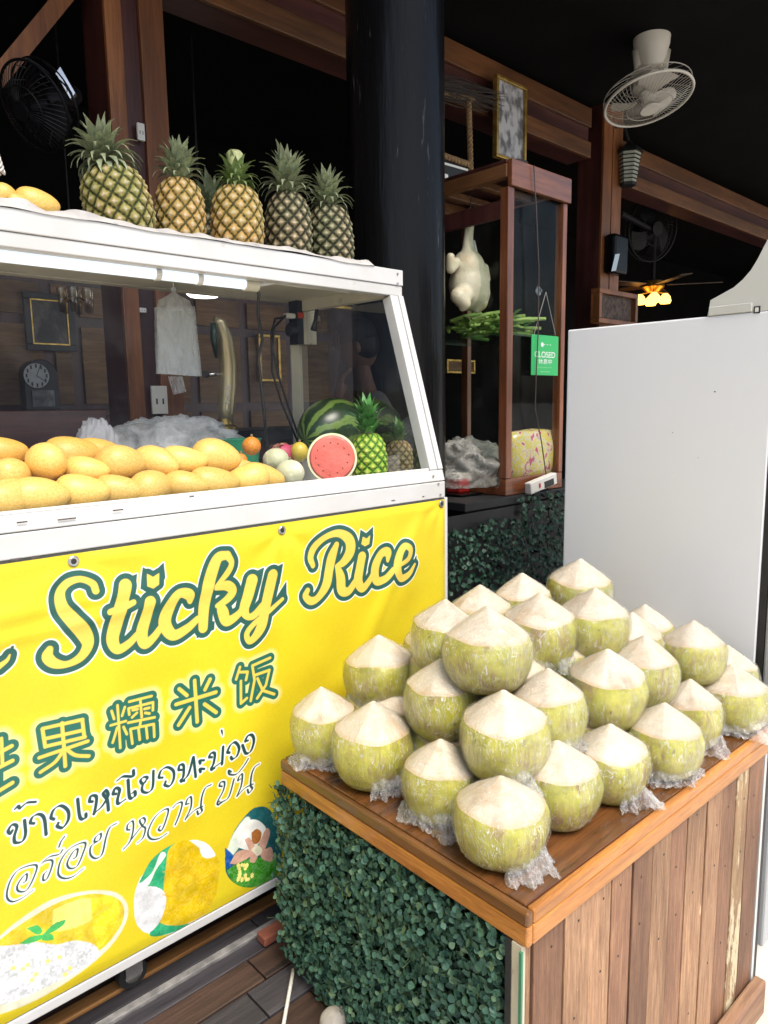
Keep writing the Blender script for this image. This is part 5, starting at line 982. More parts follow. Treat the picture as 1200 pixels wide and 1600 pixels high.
# sign on the cabinet glass
SY = Y0-.012
A = [AY(x, y, SY) for x, y in ((831, 522), (873, 522), (872, 588), (829, 586))]
sg_ = thing('closed_sign', 'green sign reading CLOSED hanging on the front glass of the cabinet', 'sign', tuple(A[3]))
grn = plain('green_sign', (.025, .42, .115), (.022, .38, .10), 4, .35); wht = plain('white_print', (.82, .84, .80), None, 4, .5)
x0, x1, z0, z1 = A[0][0], A[1][0], A[3][2], A[0][2]
MB().box((x0, SY, z0), (x1, SY+.003, z1)).build('board', grn, sg_, bevel=.0012)
def text(s, cx, cz, h, w=None, parent=None, y=SY-.0006, m=wht, rot=0):
    cu = bpy.data.curves.new('t', 'FONT'); cu.body = s; cu.align_x = 'CENTER'; cu.align_y = 'CENTER'; cu.size = 1; cu.offset = .006; o = bpy.data.objects.new('t', cu); COL.objects.link(o); dg = bpy.context.evaluated_depsgraph_get(); me = bpy.data.meshes.new_from_object(o.evaluated_get(dg)); bpy.data.objects.remove(o)
    if not me.vertices: return None
    co = np.empty(len(me.vertices)*3); me.vertices.foreach_get('co', co); co = co.reshape(-1, 3); mn, mx = co.min(0), co.max(0); k = h/(mx[1]-mn[1]); kx = (w/(mx[0]-mn[0])) if w else k; P = (co-(mn+mx)/2)*np.array([kx, k, 0])
    if rot: P = P @ np.array([[math.cos(rot), math.sin(rot), 0], [-math.sin(rot), math.cos(rot), 0], [0, 0, 1]])
    P = np.stack([P[:, 0]+cx, np.full(len(P), y), P[:, 1]+cz], 1)-np.array(OFF[parent.name]); me.vertices.foreach_set('co', P.ravel()); me.materials.clear(); me.materials.append(m); me.update(); o = bpy.data.objects.new('lettering', me); COL.objects.link(o); o.parent = parent; return o
xm = (x0+x1)/2; hh = z1-z0; ww = x1-x0
text('CLOSED', xm-.002, z0+hh*.52, hh*.15, ww*.76, sg_); text('休息中', xm, z0+hh*.35, hh*.135, ww*.50, sg_); text('· · · · · · ·', xm-.004, z0+hh*.20, hh*.02, ww*.5, sg_); text('- - - -', xm, z0+hh*.09, hh*.012, ww*.3, sg_); text('- - -', xm+.012, z0+hh*.77, hh*.02, ww*.26, sg_)
MB().lathe([(.0085, 0), (.0085, .0004)], 20, (xm-.02, SY-.0002, z0+hh*.765), M=Matrix.Rotation(math.pi/2, 3, 'X')).build('logo_disc', wht, sg_)
hk = AY(851, 453, SY-.004); st = MB()
for px in (834, 868): st.tube([Vector(hk)+Vector((0, -.006, -.008)), AY(px, 524, SY-.001)], .0011, 5)
st.build('string', plain('grey_string', (.35, .33, .30), None, 9, .8), sg_)
sc_ = MB().lathe([(.018, 0), (.016, .004), (.006, .008), (.005, .016), (.002, .017)], 24, (hk[0], Y0+.0115, hk[2]), M=Matrix.Rotation(math.pi/2, 3, 'X')).build('suction_hook', glass('clear_plastic', (.85, .87, .87), .12, .05), smooth=40, loc=tuple(hk)); tag(sc_, 'clear suction cup hook on the cabinet glass above the green sign', 'hook')
pts = [AY(x, y, SY-.008) for x, y in ((834, 258), (838, 330), (842, 420), (841, 520), (838, 580), (836, 640), (846, 690), (853, 740), (858, 790), (856, 850), (855, 900))]
tag(MB().tube(pts, .0022, 6).build('brown_wire', plain('brown_cable', (.06, .045, .035), None, 5, .5), smooth=True, loc=tuple(pts[-1])), 'thin brown wire hanging down the front of the glass cabinet', 'cable')
q = AY(842, 752, Y0-.03); ps = thing('power_strip', 'white power strip lying tilted in front of the cabinet base', 'power strip', (q[0], Y0-.03, TZ))
Mx = Matrix.Rotation(-.16, 3, 'Y'); ux = Mx @ Vector((1, 0, 0)); uz = Mx @ Vector((0, 0, 1)); ce = Vector((q[0]+.015, Y0-.03, TZ+.035))
MB().obox(ce, ux*.085, Vector((0, .014, 0)), uz*.022).build('body', MT['white_plastic'], ps, bevel=.004); MB().obox(ce+ux*.03-Vector((0, .0145, 0))-uz*.006, ux*.03, Vector((0, .001, 0)), uz*.012).build('socket_row', MT['rubber'], ps); MB().obox(ce-ux*.03-Vector((0, .0145, 0)), ux*.005, Vector((0, .0015, 0)), uz*.008).build('switch', redm, ps)
# items on top of cabinet
q = AY(806, 252, Y0+.06); P_ = [Vector((q[0]+.05*math.cos(t)*(1+.1*math.sin(3*t)), Y0+.06+.035*math.sin(t), HB+.0885+.006+.004*(t/6.3))) for t in np.linspace(0, 25, 60)]
tag(MB().tube(P_, .0035, 6).build('coiled_wire', MT['wire'], smooth=True, loc=(q[0], Y0+.06, HB+.0885)), 'coil of dark wire lying on top of the glass cabinet', 'wire')
# ================================================================ freezer
FXL, FYN, FYF, FZT = 1.85, .636, 1.194, 1.704
fz = thing('drinks_freezer', 'tall white upright freezer with a plain side panel behind the coconuts', 'freezer', (2.15, .9, 0))
fm_ = plain('white_enamel', (.77, .785, .80), (.75, .765, .78), 2, .38, bump=.02, bscale=200)
MB().box((FXL, FYN, .06), (FXL+.62, FYF, FZT)).build('cabinet', fm_, fz, bevel=.004)
gry = plain('grey_plastic', (.42, .43, .43), (.36, .37, .37), 4, .4)
for px, py, s_ in ((1117, 612, .0022), (1051, 676, .0014), (1091, 715, .0010), (1000, 700, .0008)): q = AX(px, py, FXL); MB().ell((FXL-.0002, q[1], q[2]), (.0004, s_, s_*.8), 8, 6).build('scuff', MT['rubber'], fz)
MB().box((FXL+.002, FYN-.018, .10), (FXL+.618, FYN-.001, FZT-.02)).build('gasket', MT['rubber'], fz); MB().box((FXL+.001, FYN-.062, .10), (FXL+.619, FYN-.0185, FZT-.015)).build('door', gry, fz, bevel=.006)
MB().box((FXL+.06, FYN-.064, .20), (FXL+.56, FYN-.0625, FZT-.12)).build('door_glass', MT['glass_dirty'], fz); MB().box((FXL+.02, FYN-.085, .8), (FXL+.04, FYN-.0625, 1.15)).build('handle', gry, fz, bevel=.004)
for u in (.03, .55): 
    for y in (FYN+.03, FYF-.08): MB().box((FXL+u, y, 0), (FXL+u+.05, y+.05, .0595)).build('foot', MT['rubber'], fz)
prof = [AX(x, y, FXL)[1:] for x, y in ((1105, 494), (1110, 469), (1128, 459), (1146, 449), (1160, 437), (1173, 422), (1184, 404), (1193, 386), (1201, 371))]
prof = [(prof[0][0], FZT+.0005)]+[tuple(p) for p in prof[1:]]; yl, zl = prof[-1]; prof += [(yl-.02, zl+.06), (yl-.035, zl+.13), (yl-.045, zl+.22), (FYN-.06, zl+.22), (FYN-.06, FZT+.0005)]
cm = plain('ivory_plastic', (.60, .60, .55), (.55, .55, .50), 3, .42)
MB().prism(prof, lambda p, t: (FXL+.001+t*.616, p[0], p[1])).build('header_canopy', cm, fz, smooth=30, fix=True)
a, c = AX(1106, 494, FXL), AX(1175, 487, FXL); MB().box((FXL-.003, c[1], FZT+.0008), (FXL+.0005, a[1]-.002, FZT+.022)).build('canopy_flange', cm, fz, bevel=.002)
q = AX(1183, 484, FXL); MB().box((FXL-.002, q[1]-.007, q[2]-.008), (FXL+.0008, q[1]+.007, q[2]+.008)).build('clip_hole', MT['rubber'], fz); MB().box((FXL-.0026, q[1]-.004, q[2]-.005), (FXL-.0021, q[1]+.004, q[2]+.005)).build('clip', MT['white_plastic'], fz)
# ================================================================ fans, lantern, pictures, lamps
def grille(mb, C_, ax, r, depth, nsp, w=.0014, rings=(1, .52)):
    ax = Vector(ax).normalized(); u = ax.orthogonal().normalized(); v = ax.cross(u); C_ = Vector(C_)
    for k in rings: mb.tube([C_+(u*math.cos(t)+v*math.sin(t))*r*k+ax*depth*(1-k**2) for t in np.linspace(0, 2*math.pi, 41)], w*1.6, 6, False)
    for i in range(nsp):
        t0 = 2*math.pi*i/nsp; mb.tube([C_+(u*math.cos(t0+.5*(1-k))+v*math.sin(t0+.5*(1-k)))*r*k+ax*depth*(1-k**2) for k in (1, .8, .6, .4, .22)], w, 4, False)
    return u, v
def fan(name, label, C_, ax, r, mcol, mwire, mount=None, nsp=46):
    C_ = Vector(C_); ax = Vector(ax).normalized(); o = thing(name, label, 'fan', tuple(C_))
    g = MB(); u, v = grille(g, C_+ax*.02, ax, r, .05, nsp); g.build('front_guard', mwire, o); g = MB(); grille(g, C_-ax*.02, -ax, r, .07, nsp//3, .0016); g.build('rear_guard', mwire, o)
    MB().tube([C_+ax*.02+(u*math.cos(t)+v*math.sin(t))*r for t in np.linspace(0, 2*math.pi, 49)], r*.035, 8, False, 1).build('rim', mcol, o, smooth=True)
    MB().tube([C_+ax*.068, C_+ax*.076], r*.22, 24).build('badge', mcol, o, smooth=40); MB().tube([C_-ax*.01, C_+ax*.045], [r*.2, r*.13], 20).build('hub', mcol, o, smooth=40)
    for k in range(3):
        V = []; 
        for i in range(7):
            s = i/6; rr2 = r*(.16+.70*s); a0 = k*2.0944-.35-.25*s; a1 = a0+.75+.45*math.sin(math.pi*min(1, s*1.05))
            for t in (0, .5, 1): a = a0+(a1-a0)*t; V.append(C_+(u*math.cos(a)+v*math.sin(a))*rr2+ax*(.018-.034*t))
        MB().add(V, [(i*3+j, i*3+j+1, i*3+j+4, i*3+j+3) for i in range(6) for j in (0, 1)]).build('blade', mcol, o, smooth=True)
    MB().tube([C_-ax*.02, C_-ax*.04, C_-ax*.11, C_-ax*.15], [r*.22, r*.33, r*.33, r*.2], 20).build('motor', mcol, o, smooth=40); return o
FY = 1.92; fc = Vector(AY(1012, 150, FY)); rf = MPX(66, fc)
fw_ = plain('white_fan_plastic', (.60, .57, .50), (.52, .49, .42), 5, .4)
to = (Vector((0, 0, CH))-fc).normalized(); wv = Vector(.17*_rt-.98*_up); wv = (wv-to*wv.dot(to)).normalized(); axf = (to*.50+wv*.87).normalized()
fo = fan('orbit_fan', 'white orbit fan with wire guard hanging from the black ceiling', fc, axf, rf, fw_, plain('guard_wire', (.45, .42, .36), None, 5, .4, metal=.3), nsp=60)
mt_ = Vector(AY(1018, 72, FY)); hz = mt_.z
MB().lathe([(MPX(16, fc), fc.z+MPX(42, fc)), (MPX(22, fc), fc.z+MPX(56, fc)), (MPX(27, fc), hz+.0), (MPX(28, fc), hz+.04), (MPX(24, fc), hz+.05)], 28, (mt_.x, FY, 0), cap=(True, True)).build('mount_cone', fw_, fo, smooth=40); MB().tube([(mt_.x, FY, hz+.02), (mt_.x, FY, CZ)], .018, 14).build('ceiling_stem', MT['black'], fo)
for s in (-1, 1): k_ = Vector(_rt)*s; MB().tube([Vector((mt_.x, FY, hz-.02))+k_*MPX(22, fc), Vector((mt_.x, FY, fc.z+MPX(30, fc)))+k_*MPX(19, fc), Vector((mt_.x, FY, fc.z+MPX(18, fc)))+k_*MPX(12, fc)], [.026, .018, .012], 10).build('yoke_arm', fw_, fo, smooth=True)
dkf = plain('black_fan_plastic', (.006, .006, .007), None, 5, .5, spec=.15)
q = AY(62, 165, 2.30); f2 = fan('wall_fan', 'dark wall fan beside the brown timber post above the cart', q, (-.75, -.25, -.45), MPX(64, q), dkf, plain('dark_guard_wire', (.010, .010, .010), None, 5, .4, metal=.5), nsp=44); MB().tube([Vector(q)+Vector((.05, .12, .05)), (AY(110, 130, 2.48)[0], 2.49, q[2]+.12)], .018, 10).build('wall_arm', dkf, f2); q2 = AY(105, 135, 2.30); MB().obox(q2, (.008, 0, .012), (.012, .02, 0), (-.02, 0, .032)).build('name_plate', MT['chrome'], f2, bevel=.002)
q = AY(1017, 358, 2.9); f3 = fan('wall_fan', 'black wall fan on the far timber post beside the lantern', q, (-.3, -.9, -.15), MPX(48, q), dkf, plain('dark_guard_wire2', (.010, .010, .010), None, 5, .4, metal=.5), nsp=40); MB().tube([q, (AY(968, 380, 2.6)[0], 2.6, q[2]-.1)], .02, 10).build('wall_arm', dkf, f3)
# lantern
q = AY(982, 262, 2.44); ln = thing('lantern', 'black slatted lantern hanging beside the far timber post', 'lantern', tuple(q)); s = MPX(19, q); z1_ = AY(982, 240, 2.44)[2]; z0_ = AY(982, 288, 2.44)[2]
sm = plain('slat_glass', (.34, .36, .30), (.26, .28, .22), 9, .4)
MB().lathe([(s*.62, z0_), (s*.95, z1_)], 6, (q[0], 2.44, 0)).build('pane_body', sm, ln)
for k in range(9):
    t = k/8; MB().lathe([(s*(.64+.33*t)+.004, z0_+(z1_-z0_)*t), (s*(.64+.33*t)+.004, z0_+(z1_-z0_)*t+.006)], 6, (q[0], 2.44, 0)).build('slat', MT['black'], ln)
MB().lathe([(s*1.15, z1_), (s*.9, z1_+.03), (s*.3, z1_+.06), (.01, z1_+.075)], 6, (q[0], 2.44, 0)).build('cap', MT['black'], ln); MB().lathe([(s*.66, z0_-.012), (s*.66, z0_)], 6, (q[0], 2.44, 0)).build('base', MT['black'], ln)
MB().tube([(q[0], 2.44, z1_+.07), (q[0]-.03, 2.46, z1_+.16), (q[0]-.10, 2.482, z1_+.14)], .008, 8).build('bracket', MT['black'], ln)
# framed things
def framed(name, label, cat, corners, Y, fw, mf, mp, dep=.03, glaze=None, lip=None):
    (xa, za), (xb, zb) = corners; o = thing(name, label, cat, ((xa+xb)/2, Y, za))
    for a, c in (((xa, za), (xb, za+fw)), ((xa, zb-fw), (xb, zb)), ((xa, za+fw+.0005), (xa+fw, zb-fw-.0005)), ((xb-fw, za+fw+.0005), (xb, zb-fw-.0005))): MB().box((a[0], Y-dep, a[1]), (c[0], Y, c[1])).build('frame_bar', mf, o, bevel=.003)
    MB().box((xa+fw*.5, Y-dep*.5, za+fw*.5), (xb-fw*.5, Y-dep*.2, zb-fw*.5)).build('picture', mp, o)
    if lip: 
        e = fw+.004
        for a, c in (((xa+fw, za+fw), (xb-fw, za+e+.004)), ((xa+fw, zb-e-.004), (xb-fw, zb-fw)), ((xa+fw, za+e+.005), (xa+e+.004, zb-e-.005)), ((xb-e-.004, za+e+.005), (xb-fw, zb-e-.005))): MB().box((a[0], Y-dep*.8, a[1]), (c[0], Y-dep*.55, c[1])).build('gilt_lip', lip, o)
    return o
a, c = AY(769, 246, 2.44), AY(817, 146, 2.44)
framed('framed_sketch', 'gold framed grey ink drawing leaning on the beam above the glass cabinet', 'picture', ((a[0], a[2]), (c[0], c[2]+.02)), 2.44, .016, MT['gold'], plain('ink_sketch', (.40, .40, .42), (.10, .10, .11), 22, .7, (1, 1, .6), detail=8, lo=.40, hi=.56))
a, c = AY(42, 547, 4.50), AY(113, 462, 4.50); framed('framed_portrait', 'dark gilt edged portrait hanging on the brown panelled wall', 'picture', ((a[0], a[2]), (c[0], c[2])), 4.515, .035, MT['black'], plain('dark_portrait', (.12, .105, .09), (.018, .016, .015), 7, .5, (1, 1, .6), lo=.45, hi=.62), lip=MT['gold'])
a, c = AY(922, 505, 2.40), AY(984, 462, 2.40); framed('carved_plaque', 'wooden framed dark carved plaque on the far timber post above the freezer', 'plaque', ((a[0], a[2]), (c[0], c[2])), 2.40, .028, MT['orange_wood'], plain('dark_carving', (.10, .06, .04), (.02, .013, .01), 45, .7, bump=1.0, bscale=60), .06)
for nm, (x0_, y0_, x1_, y1_) in (('narrow gilt framed panel picture behind the black cable', (405, 596, 436, 524)), ('gilt framed picture low on the wall seen through the cabinet glass', (697, 583, 741, 563))):
    a, c = AY(x0_, y0_, 4.5), AY(x1_, y1_, 4.5); framed('wall_picture', nm, 'picture', ((a[0], a[2]), (c[0], c[2])), 4.515, .02, MT['gold'], pan)
# mantel clock and sideboard
q = AY(60, 641, 4.35); SB = q[2]; sd_ = thing('sideboard', 'dark sideboard against the panelled wall carrying the mantel clock', 'sideboard', (1.2, 4.35, FL)); MB().box((.4, 4.2, SB-.04), (2.2, 4.52, SB)).build('top', MT['maroon_x'], sd_, bevel=.004); MB().box((.44, 4.22, FL), (2.16, 4.51, SB-.041)).build('cabinet', MT['maroon'], sd_)
ck_ = thing('mantel_clock', 'dark arched mantel clock with pale round dial on the sideboard', 'clock', (q[0], 4.35, SB)); xa, xb = AY(34, 600, 4.35)[0], AY(87, 600, 4.35)[0]; zt = AY(58, 562, 4.35)[2]; rw = (xb-xa)/2; xc = (xa+xb)/2
prof = [(xa, SB+.001), (xb, SB+.001), (xb, zt-rw)]+[(xc+rw*math.cos(t), zt-rw+rw*math.sin(t)) for t in np.linspace(.15, math.pi-.15, 14)]+[(xa, zt-rw)]
MB().prism(prof, lambda p, t: (p[0], 4.30+.10*t, p[1])).build('case', MT['black'], ck_, fix=True, bevel=.006)
dq = AY(57, 587, 4.295); MB().lathe([(rw*.74, 0), (rw*.74, .004)], 36, (dq[0], 4.297, dq[2]), M=Matrix.Rotation(math.pi/2, 3, 'X')).build('dial', plain('silver_dial', (.34, .35, .35), (.28, .29, .29), 30, .4), ck_)
for k in range(12):
    t = k*math.pi/6; MB().obox((dq[0]+rw*.58*math.sin(t), 4.2915, dq[2]+rw*.58*math.cos(t)), (.004, 0, 0), (0, .0008, 0), (0, 0, .010)).build('hour_mark', MT['rubber'], ck_)
for t, L_ in ((2.2, .09), (.4, .12)): MB().beam((dq[0], 4.291, dq[2]), (dq[0]+L_*.6*math.sin(t), 4.291, dq[2]+L_*.6*math.cos(t)), .003, .002).build('hand', MT['rubber'], ck_)
MB().box((xa+rw*.35, 4.292, SB+.02), (xb-rw*.35, 4.2995, SB+.11)).build('pendulum_window', plain('dim_window', (.16, .17, .19), (.05, .05, .055), 16, .2), ck_)
# gold beer tap on its bar
q = AY(352, 672, 2.25); BZ = q[2]
bar = thing('bar_counter', 'dark bar counter behind the cart carrying the gold beer tap', 'counter', (1.2, 2.3, FL)); MB().box((.72, 2.12, BZ-.04), (1.9, 2.45, BZ)).build('top', MT['black'], bar, bevel=.004); MB().box((.76, 2.15, FL), (1.86, 2.44, BZ-.041)).build('front', MT['maroon'], bar)
tap = thing('beer_tap', 'curved gold beer tap tower lettered Chang standing on the dark bar', 'beer tap', (q[0], 2.25, BZ)); gd = plain('brass_tap', (.56, .48, .28), (.44, .36, .19), 4, .32, metal=.6)
P_ = [AY(x, y, 2.25) for x, y in ((352, 668), (353, 640), (356, 600), (356, 565), (352, 530), (343, 503), (335, 498))]; MB().tube(P_, [.026, .028, .030, .030, .027, .022, .010], 18).build('tower', gd, tap, smooth=True)
MB().lathe([(.042, BZ+.0005), (.042, BZ+.012), (.028, BZ+.02), (.026, BZ+.04)], 24, (q[0], 2.25, 0)).build('base_flange', MT['gold'], tap, smooth=40); gt = AY(322, 585, 2.25); MB().tube([AY(350, 585, 2.25), gt], .007, 10).build('spout_arm', MT['chrome'], tap, smooth=True); MB().tube([gt, (gt[0]-.012, gt[1]-.01, gt[2])], .012, 12).build('spout_knob', MT['rubber'], tap)
MB().tube([AY(333, 505, 2.23), AY(335, 530, 2.23), AY(338, 560, 2.23)], [.010, .014, .004], 10).build('tap_handle', plain('dark_green_handle', (.02, .05, .03), None, 6, .3), tap, smooth=True)
tq = AY(356, 622, 2.217); text('Chang', tq[0], tq[2], .026, .09, tap, 2.2175, wht, math.pi/2-.02)
# wall socket by the tap, plug on post
for nm, px, py, w, h in (('white wall socket on the timber post below the plastic bags', 248, 625, .03, .05), ('white socket plate on the timber post above the pineapples', 219, 207, .013, .028), ('tiny white connector on the maroon post strip', 222, 485, .012, .008)):
    q = AY(px, py, PY-.02); o = thing('wall_socket', nm, 'socket', (q[0], PY-.02, q[2]-h)); MB().box((q[0]-w, PY-.030, q[2]-h), (q[0]+w, PY-.0185, q[2]+h)).build('plate', MT['white_plastic'], o, bevel=.002)
    for s in (-1, 1): MB().box((q[0]+s*w*.4-w*.1, PY-.0305, q[2]-h*.3), (q[0]+s*w*.4+w*.1, PY-.0301, q[2]+h*.1)).build('slot', MT['rubber'], o)
# lit lamps inside
q = AY(318, 460, 3.4); dl_ = thing('ceiling_lamp', 'lit white dome lamp hanging deep inside above the beer tap', 'lamp', tuple(q)); MB().lathe([(.02, .035), (.07, .02), (.085, 0), (.07, -.012), (.02, -.018)], 28, q).build('dome', emit('lamp_white', (1, .93, .84), 2.2), dl_, smooth=True); MB().tube([(q[0], 3.4, q[2]+.03), (q[0], 3.4, CZ)], .006, 8).build('cord', MT['wire'], dl_)
q = AY(1020, 452, 3.9); cf = thing('ceiling_fan_light', 'ceiling fan with a cluster of lit amber glass shades deep inside the restaurant', 'ceiling fan', tuple(q)); MB().lathe([(.03, .10), (.11, .08), (.12, .02), (.06, -.03)], 24, q).build('motor', MT['gold'], cf, smooth=40); MB().tube([(q[0], 3.9, q[2]+.1), (q[0], 3.9, CZ)], .02, 10).build('rod', MT['wire'], cf)
for k in range(5): a = k*1.2566+.3; d = Vector((math.cos(a), math.sin(a), 0)); MB().obox(Vector(q)+d*.42+Vector((0, 0, .04)), d*.27, Vector((-d.y, d.x, .12))*.065, Vector((0, 0, .004))).build('blade', wood('fan_blade', (.16, .12, .10), (.09, .06, .05), 0, 8, .4), cf)
for k in range(4):
    a = k*1.5708+.6; c_ = (q[0]+.13*math.cos(a), 3.9+.13*math.sin(a), q[2]-.10); MB().lathe([(.022, .05), (.05, .02), (.062, -.03), (.05, -.055)], 18, c_).build('lit_shade', emit('amber_shade_%d' % k, (1, .46, .08), 3.0), cf, smooth=40); MB().tube([(q[0], 3.9, q[2]-.02), (c_[0], c_[1], c_[2]+.05)], .008, 8).build('lamp_arm', MT['gold'], cf)
q = AY(118, 462, 3.6); ch_ = thing('small_chandelier', 'small brass chandelier with glass cups hanging before the portrait', 'chandelier', tuple(q)); MB().tube([(q[0], 3.6, q[2]), (q[0], 3.6, CZ)], .004, 6).build('chain', MT['wire'], ch_)
for k in range(6): a = k*1.047; c_ = (q[0]+.065*math.cos(a), 3.6+.065*math.sin(a), q[2]-.03); MB().lathe([(.014, -.05), (.020, 0), (.022, .06)], 12, c_, cap=(True, False)).build('glass_cup', glass('cup_glass_%d' % k, (.7, .6, .45), .12), ch_, smooth=True); MB().tube([(q[0], 3.6, q[2]), c_], .004, 6).build('arm', MT['gold'], ch_)
# rope frame, twig broom, speaker
def rope(P, r, tw=34):
    mb = MB(); P = [Vector(p) for p in P]
    for s in range(3):
        Q = []; n = 60
        for i in range(n+1):
            t = i/n*(len(P)-1); k = min(len(P)-2, int(t)); p = P[k].lerp(P[k+1], t-k); d = (P[k+1]-P[k]).normalized(); u = d.orthogonal().normalized(); v = d.cross(u); a = s*2.094+tw*i/n*1.2; Q.append(p+(u*math.cos(a)+v*math.sin(a))*r*.5)
        mb.tube(Q, r*.58, 7)
    return mb
rp = plain('hemp_rope', (.30, .19, .09), (.17, .10, .045), 60, .85, bump=.5, bscale=150)
rf_ = thing('rope_frame', 'twisted brown rope frame holding a dark sign above the glass cabinet', 'rope frame', tuple(AY(735, 275, 2.42)))
rope([AY(732, 150, 2.42), AY(734, 215, 2.42), AY(736, 285, 2.42)], .014).build('rope', rp, rf_, smooth=True); rope([AY(672, 236, 2.42), AY(735, 258, 2.42)], .014, 22).build('rope', rp, rf_, smooth=True); rope([AY(672, 140, 2.42), AY(740, 156, 2.42)], .012, 22).build('rope', rp, rf_, smooth=True)
a, c = AY(660, 320, 2.44), AY(731, 250, 2.44); MB().box((a[0], 2.43, a[2]), (c[0], 2.445, c[2]-.02)).build('board', MT['black'], rf_); MB().beam(AY(672, 249, 2.425), AY(731, 266, 2.425), .004, .010).build('white_line', wht, rf_); MB().box((AY(695, 285, 2.425)[0], 2.424, AY(697, 290, 2.425)[2]), (AY(700, 285, 2.425)[0], 2.4285, AY(697, 272, 2.425)[2])).build('letter_stroke', wht, rf_)
br = thing('twig_broom', 'bundle of thin dark dry twigs tied to the beam above the cabinet', 'twigs', tuple(AY(735, 165, 2.44))); tw = MB()
for k in range(90):
    a = Vector(AY(660+R.uniform(-5, 10), 128+R.uniform(-18, 22), 2.43+R.uniform(-.05, .04))); c = Vector(AY(755+R.uniform(-20, 38), 155+R.uniform(-14, 20), 2.43+R.uniform(-.06, .04))); tw.tube([a, a.lerp(c, .5)+Vector((0, 0, R.uniform(-.02, .03))), c], [.002, .0018, .0008], 4)
tw.build('twigs', plain('dark_twig', (.05, .038, .032), (.025, .02, .017), 30, .8), br)
sp_ = thing('wall_speaker', 'small black speaker with a silver strip on the far timber post', 'speaker', tuple(AY(955, 425, 2.47))); a, c = AY(944, 428, 2.47), AY(968, 372, 2.47); MB().box((a[0], 2.40, a[2]), (c[0], 2.478, c[2])).build('case', MT['gloss_black'], sp_, bevel=.02); a, c = AY(955, 424, 2.395), AY(967, 396, 2.395); MB().add([(a[0], 2.394, a[2]), (c[0]-.03, 2.394, a[2]+.01), (c[0]+.01, 2.394, c[2]), (a[0]+.04, 2.394, c[2]-.01)], [(0,1,2,3)]).build('silver_strip', plain('silver', (.5, .52, .5), None, 5, .2, metal=.6), sp_)
# ================================================================ vendor behind the cart (seen mirrored in the cart's side glass)
VX, VY = .40, 2.62
ps = thing('person', 'seated person in black cap and grey shirt behind the cart, hand raised to the chin', 'person', (VX, VY, FL))
fd = Vector((.73, .68, 0)); sd2 = Vector((.68, -.73, 0)); PB = Vector((VX, VY, FL))
def B(f, s, z): return PB+fd*f+sd2*s+Vector((0, 0, z))
def skin(name, verts, edges, radii, mat_, parent, root=0, sub=2):
    me = bpy.data.meshes.new(name); me.from_pydata([tuple(v-PB) for v in verts], edges, []); o = bpy.data.objects.new(name, me); COL.objects.link(o)
    md = o.modifiers.new('s', 'SKIN'); sv = me.skin_vertices[0].data
    for i, r in enumerate(radii): sv[i].radius = r if isinstance(r, tuple) else (r, r); sv[i].use_root = (i == root)
    o.modifiers.new('u', 'SUBSURF').render_levels = sub; o.modifiers['u'].levels = sub; dg = bpy.context.evaluated_depsgraph_get(); m2 = bpy.data.meshes.new_from_object(o.evaluated_get(dg)); bpy.data.objects.remove(o)
    m2.materials.append(mat_); m2.shade_smooth(); o = bpy.data.objects.new(name, m2); COL.objects.link(o); o.parent = parent; return o
skinm = plain('warm_skin', (.36, .20, .125), (.31, .165, .10), 9, .5); shirt = plain('grey_shirt', (.42, .42, .45), (.34, .34, .37), 14, .85, bump=.2); trous = plain('dark_trousers', (.03, .032, .04), None, 9, .8); capm = plain('black_cap', (.014, .014, .016), None, 9, .6)
ST = .62                                            # stool height
V = [B(0, 0, ST+.05), B(.01, 0, ST+.25), B(.03, 0, ST+.42), B(.05, 0, ST+.56), B(.07, 0, ST+.64), B(.09, 0, ST+.72), B(.10, 0, ST+.80),
     B(.04, .17, ST+.52), B(.10, .23, ST+.28), B(.28, .13, ST+.38), B(.20, .04, ST+.60), B(.04, -.17, ST+.52), B(.08, -.24, ST+.28), B(.28, -.18, ST+.16),
     B(.08, .10, ST+.03), B(.45, .13, ST+.04), B(.46, .13, .10), B(.08, -.10, ST+.03), B(.45, -.13, ST+.04), B(.46, -.13, .10), B(.58, .13, .05), B(.58, -.13, .05)]
E_ = [(0,1),(1,2),(2,3),(3,4),(4,5),(5,6),(3,7),(7,8),(8,9),(9,10),(3,11),(11,12),(12,13),(0,14),(14,15),(15,16),(0,17),(17,18),(18,19),(16,20),(19,21)]
skin('body', V, E_, [(.15,.12),(.14,.11),(.16,.115),(.13,.09),.050,.046,.045,.065,.05,.042,.03,.065,.05,.03,.085,.065,.045,.085,.065,.045,.035,.035], skinm, ps)
skin('shirt', [B(0,0,ST+.06),B(.01,0,ST+.25),B(.03,0,ST+.42),B(.05,0,ST+.555),B(.06,0,ST+.655),B(.04,.175,ST+.52),B(.085,.225,ST+.34),B(.04,-.175,ST+.52),B(.07,-.23,ST+.34)], [(0,1),(1,2),(2,3),(3,4),(3,5),(5,6),(3,7),(7,8)], [(.175,.145),(.165,.135),(.185,.14),(.16,.12),.066,.09,.07,.09,.07], shirt, ps)
skin('trousers', [B(0,0,ST+.05),B(.08,.10,ST+.03),B(.45,.13,ST+.04),B(.46,.13,.16),B(.08,-.10,ST+.03),B(.45,-.13,ST+.04),B(.46,-.13,.16)], [(0,1),(1,2),(2,3),(0,4),(4,5),(5,6)], [(.16,.13),.10,.078,.058,.10,.078,.058], trous, ps)
hc = B(.115, 0, ST+.86)
def headf(p):
    x, y, z = p; f = 1.0
    if x > .2: f += .10*math.exp(-((y/.22)**2+((z+.12)/.2)**2))*(x)            # nose
    if z < -.3: f *= 1-.10*abs(z)*abs(y)
    return f
Rh = Matrix([[fd.x, sd2.x, 0], [fd.y, sd2.y, 0], [0, 0, 1]]) @ Matrix.Rotation(.22, 3, 'Y')
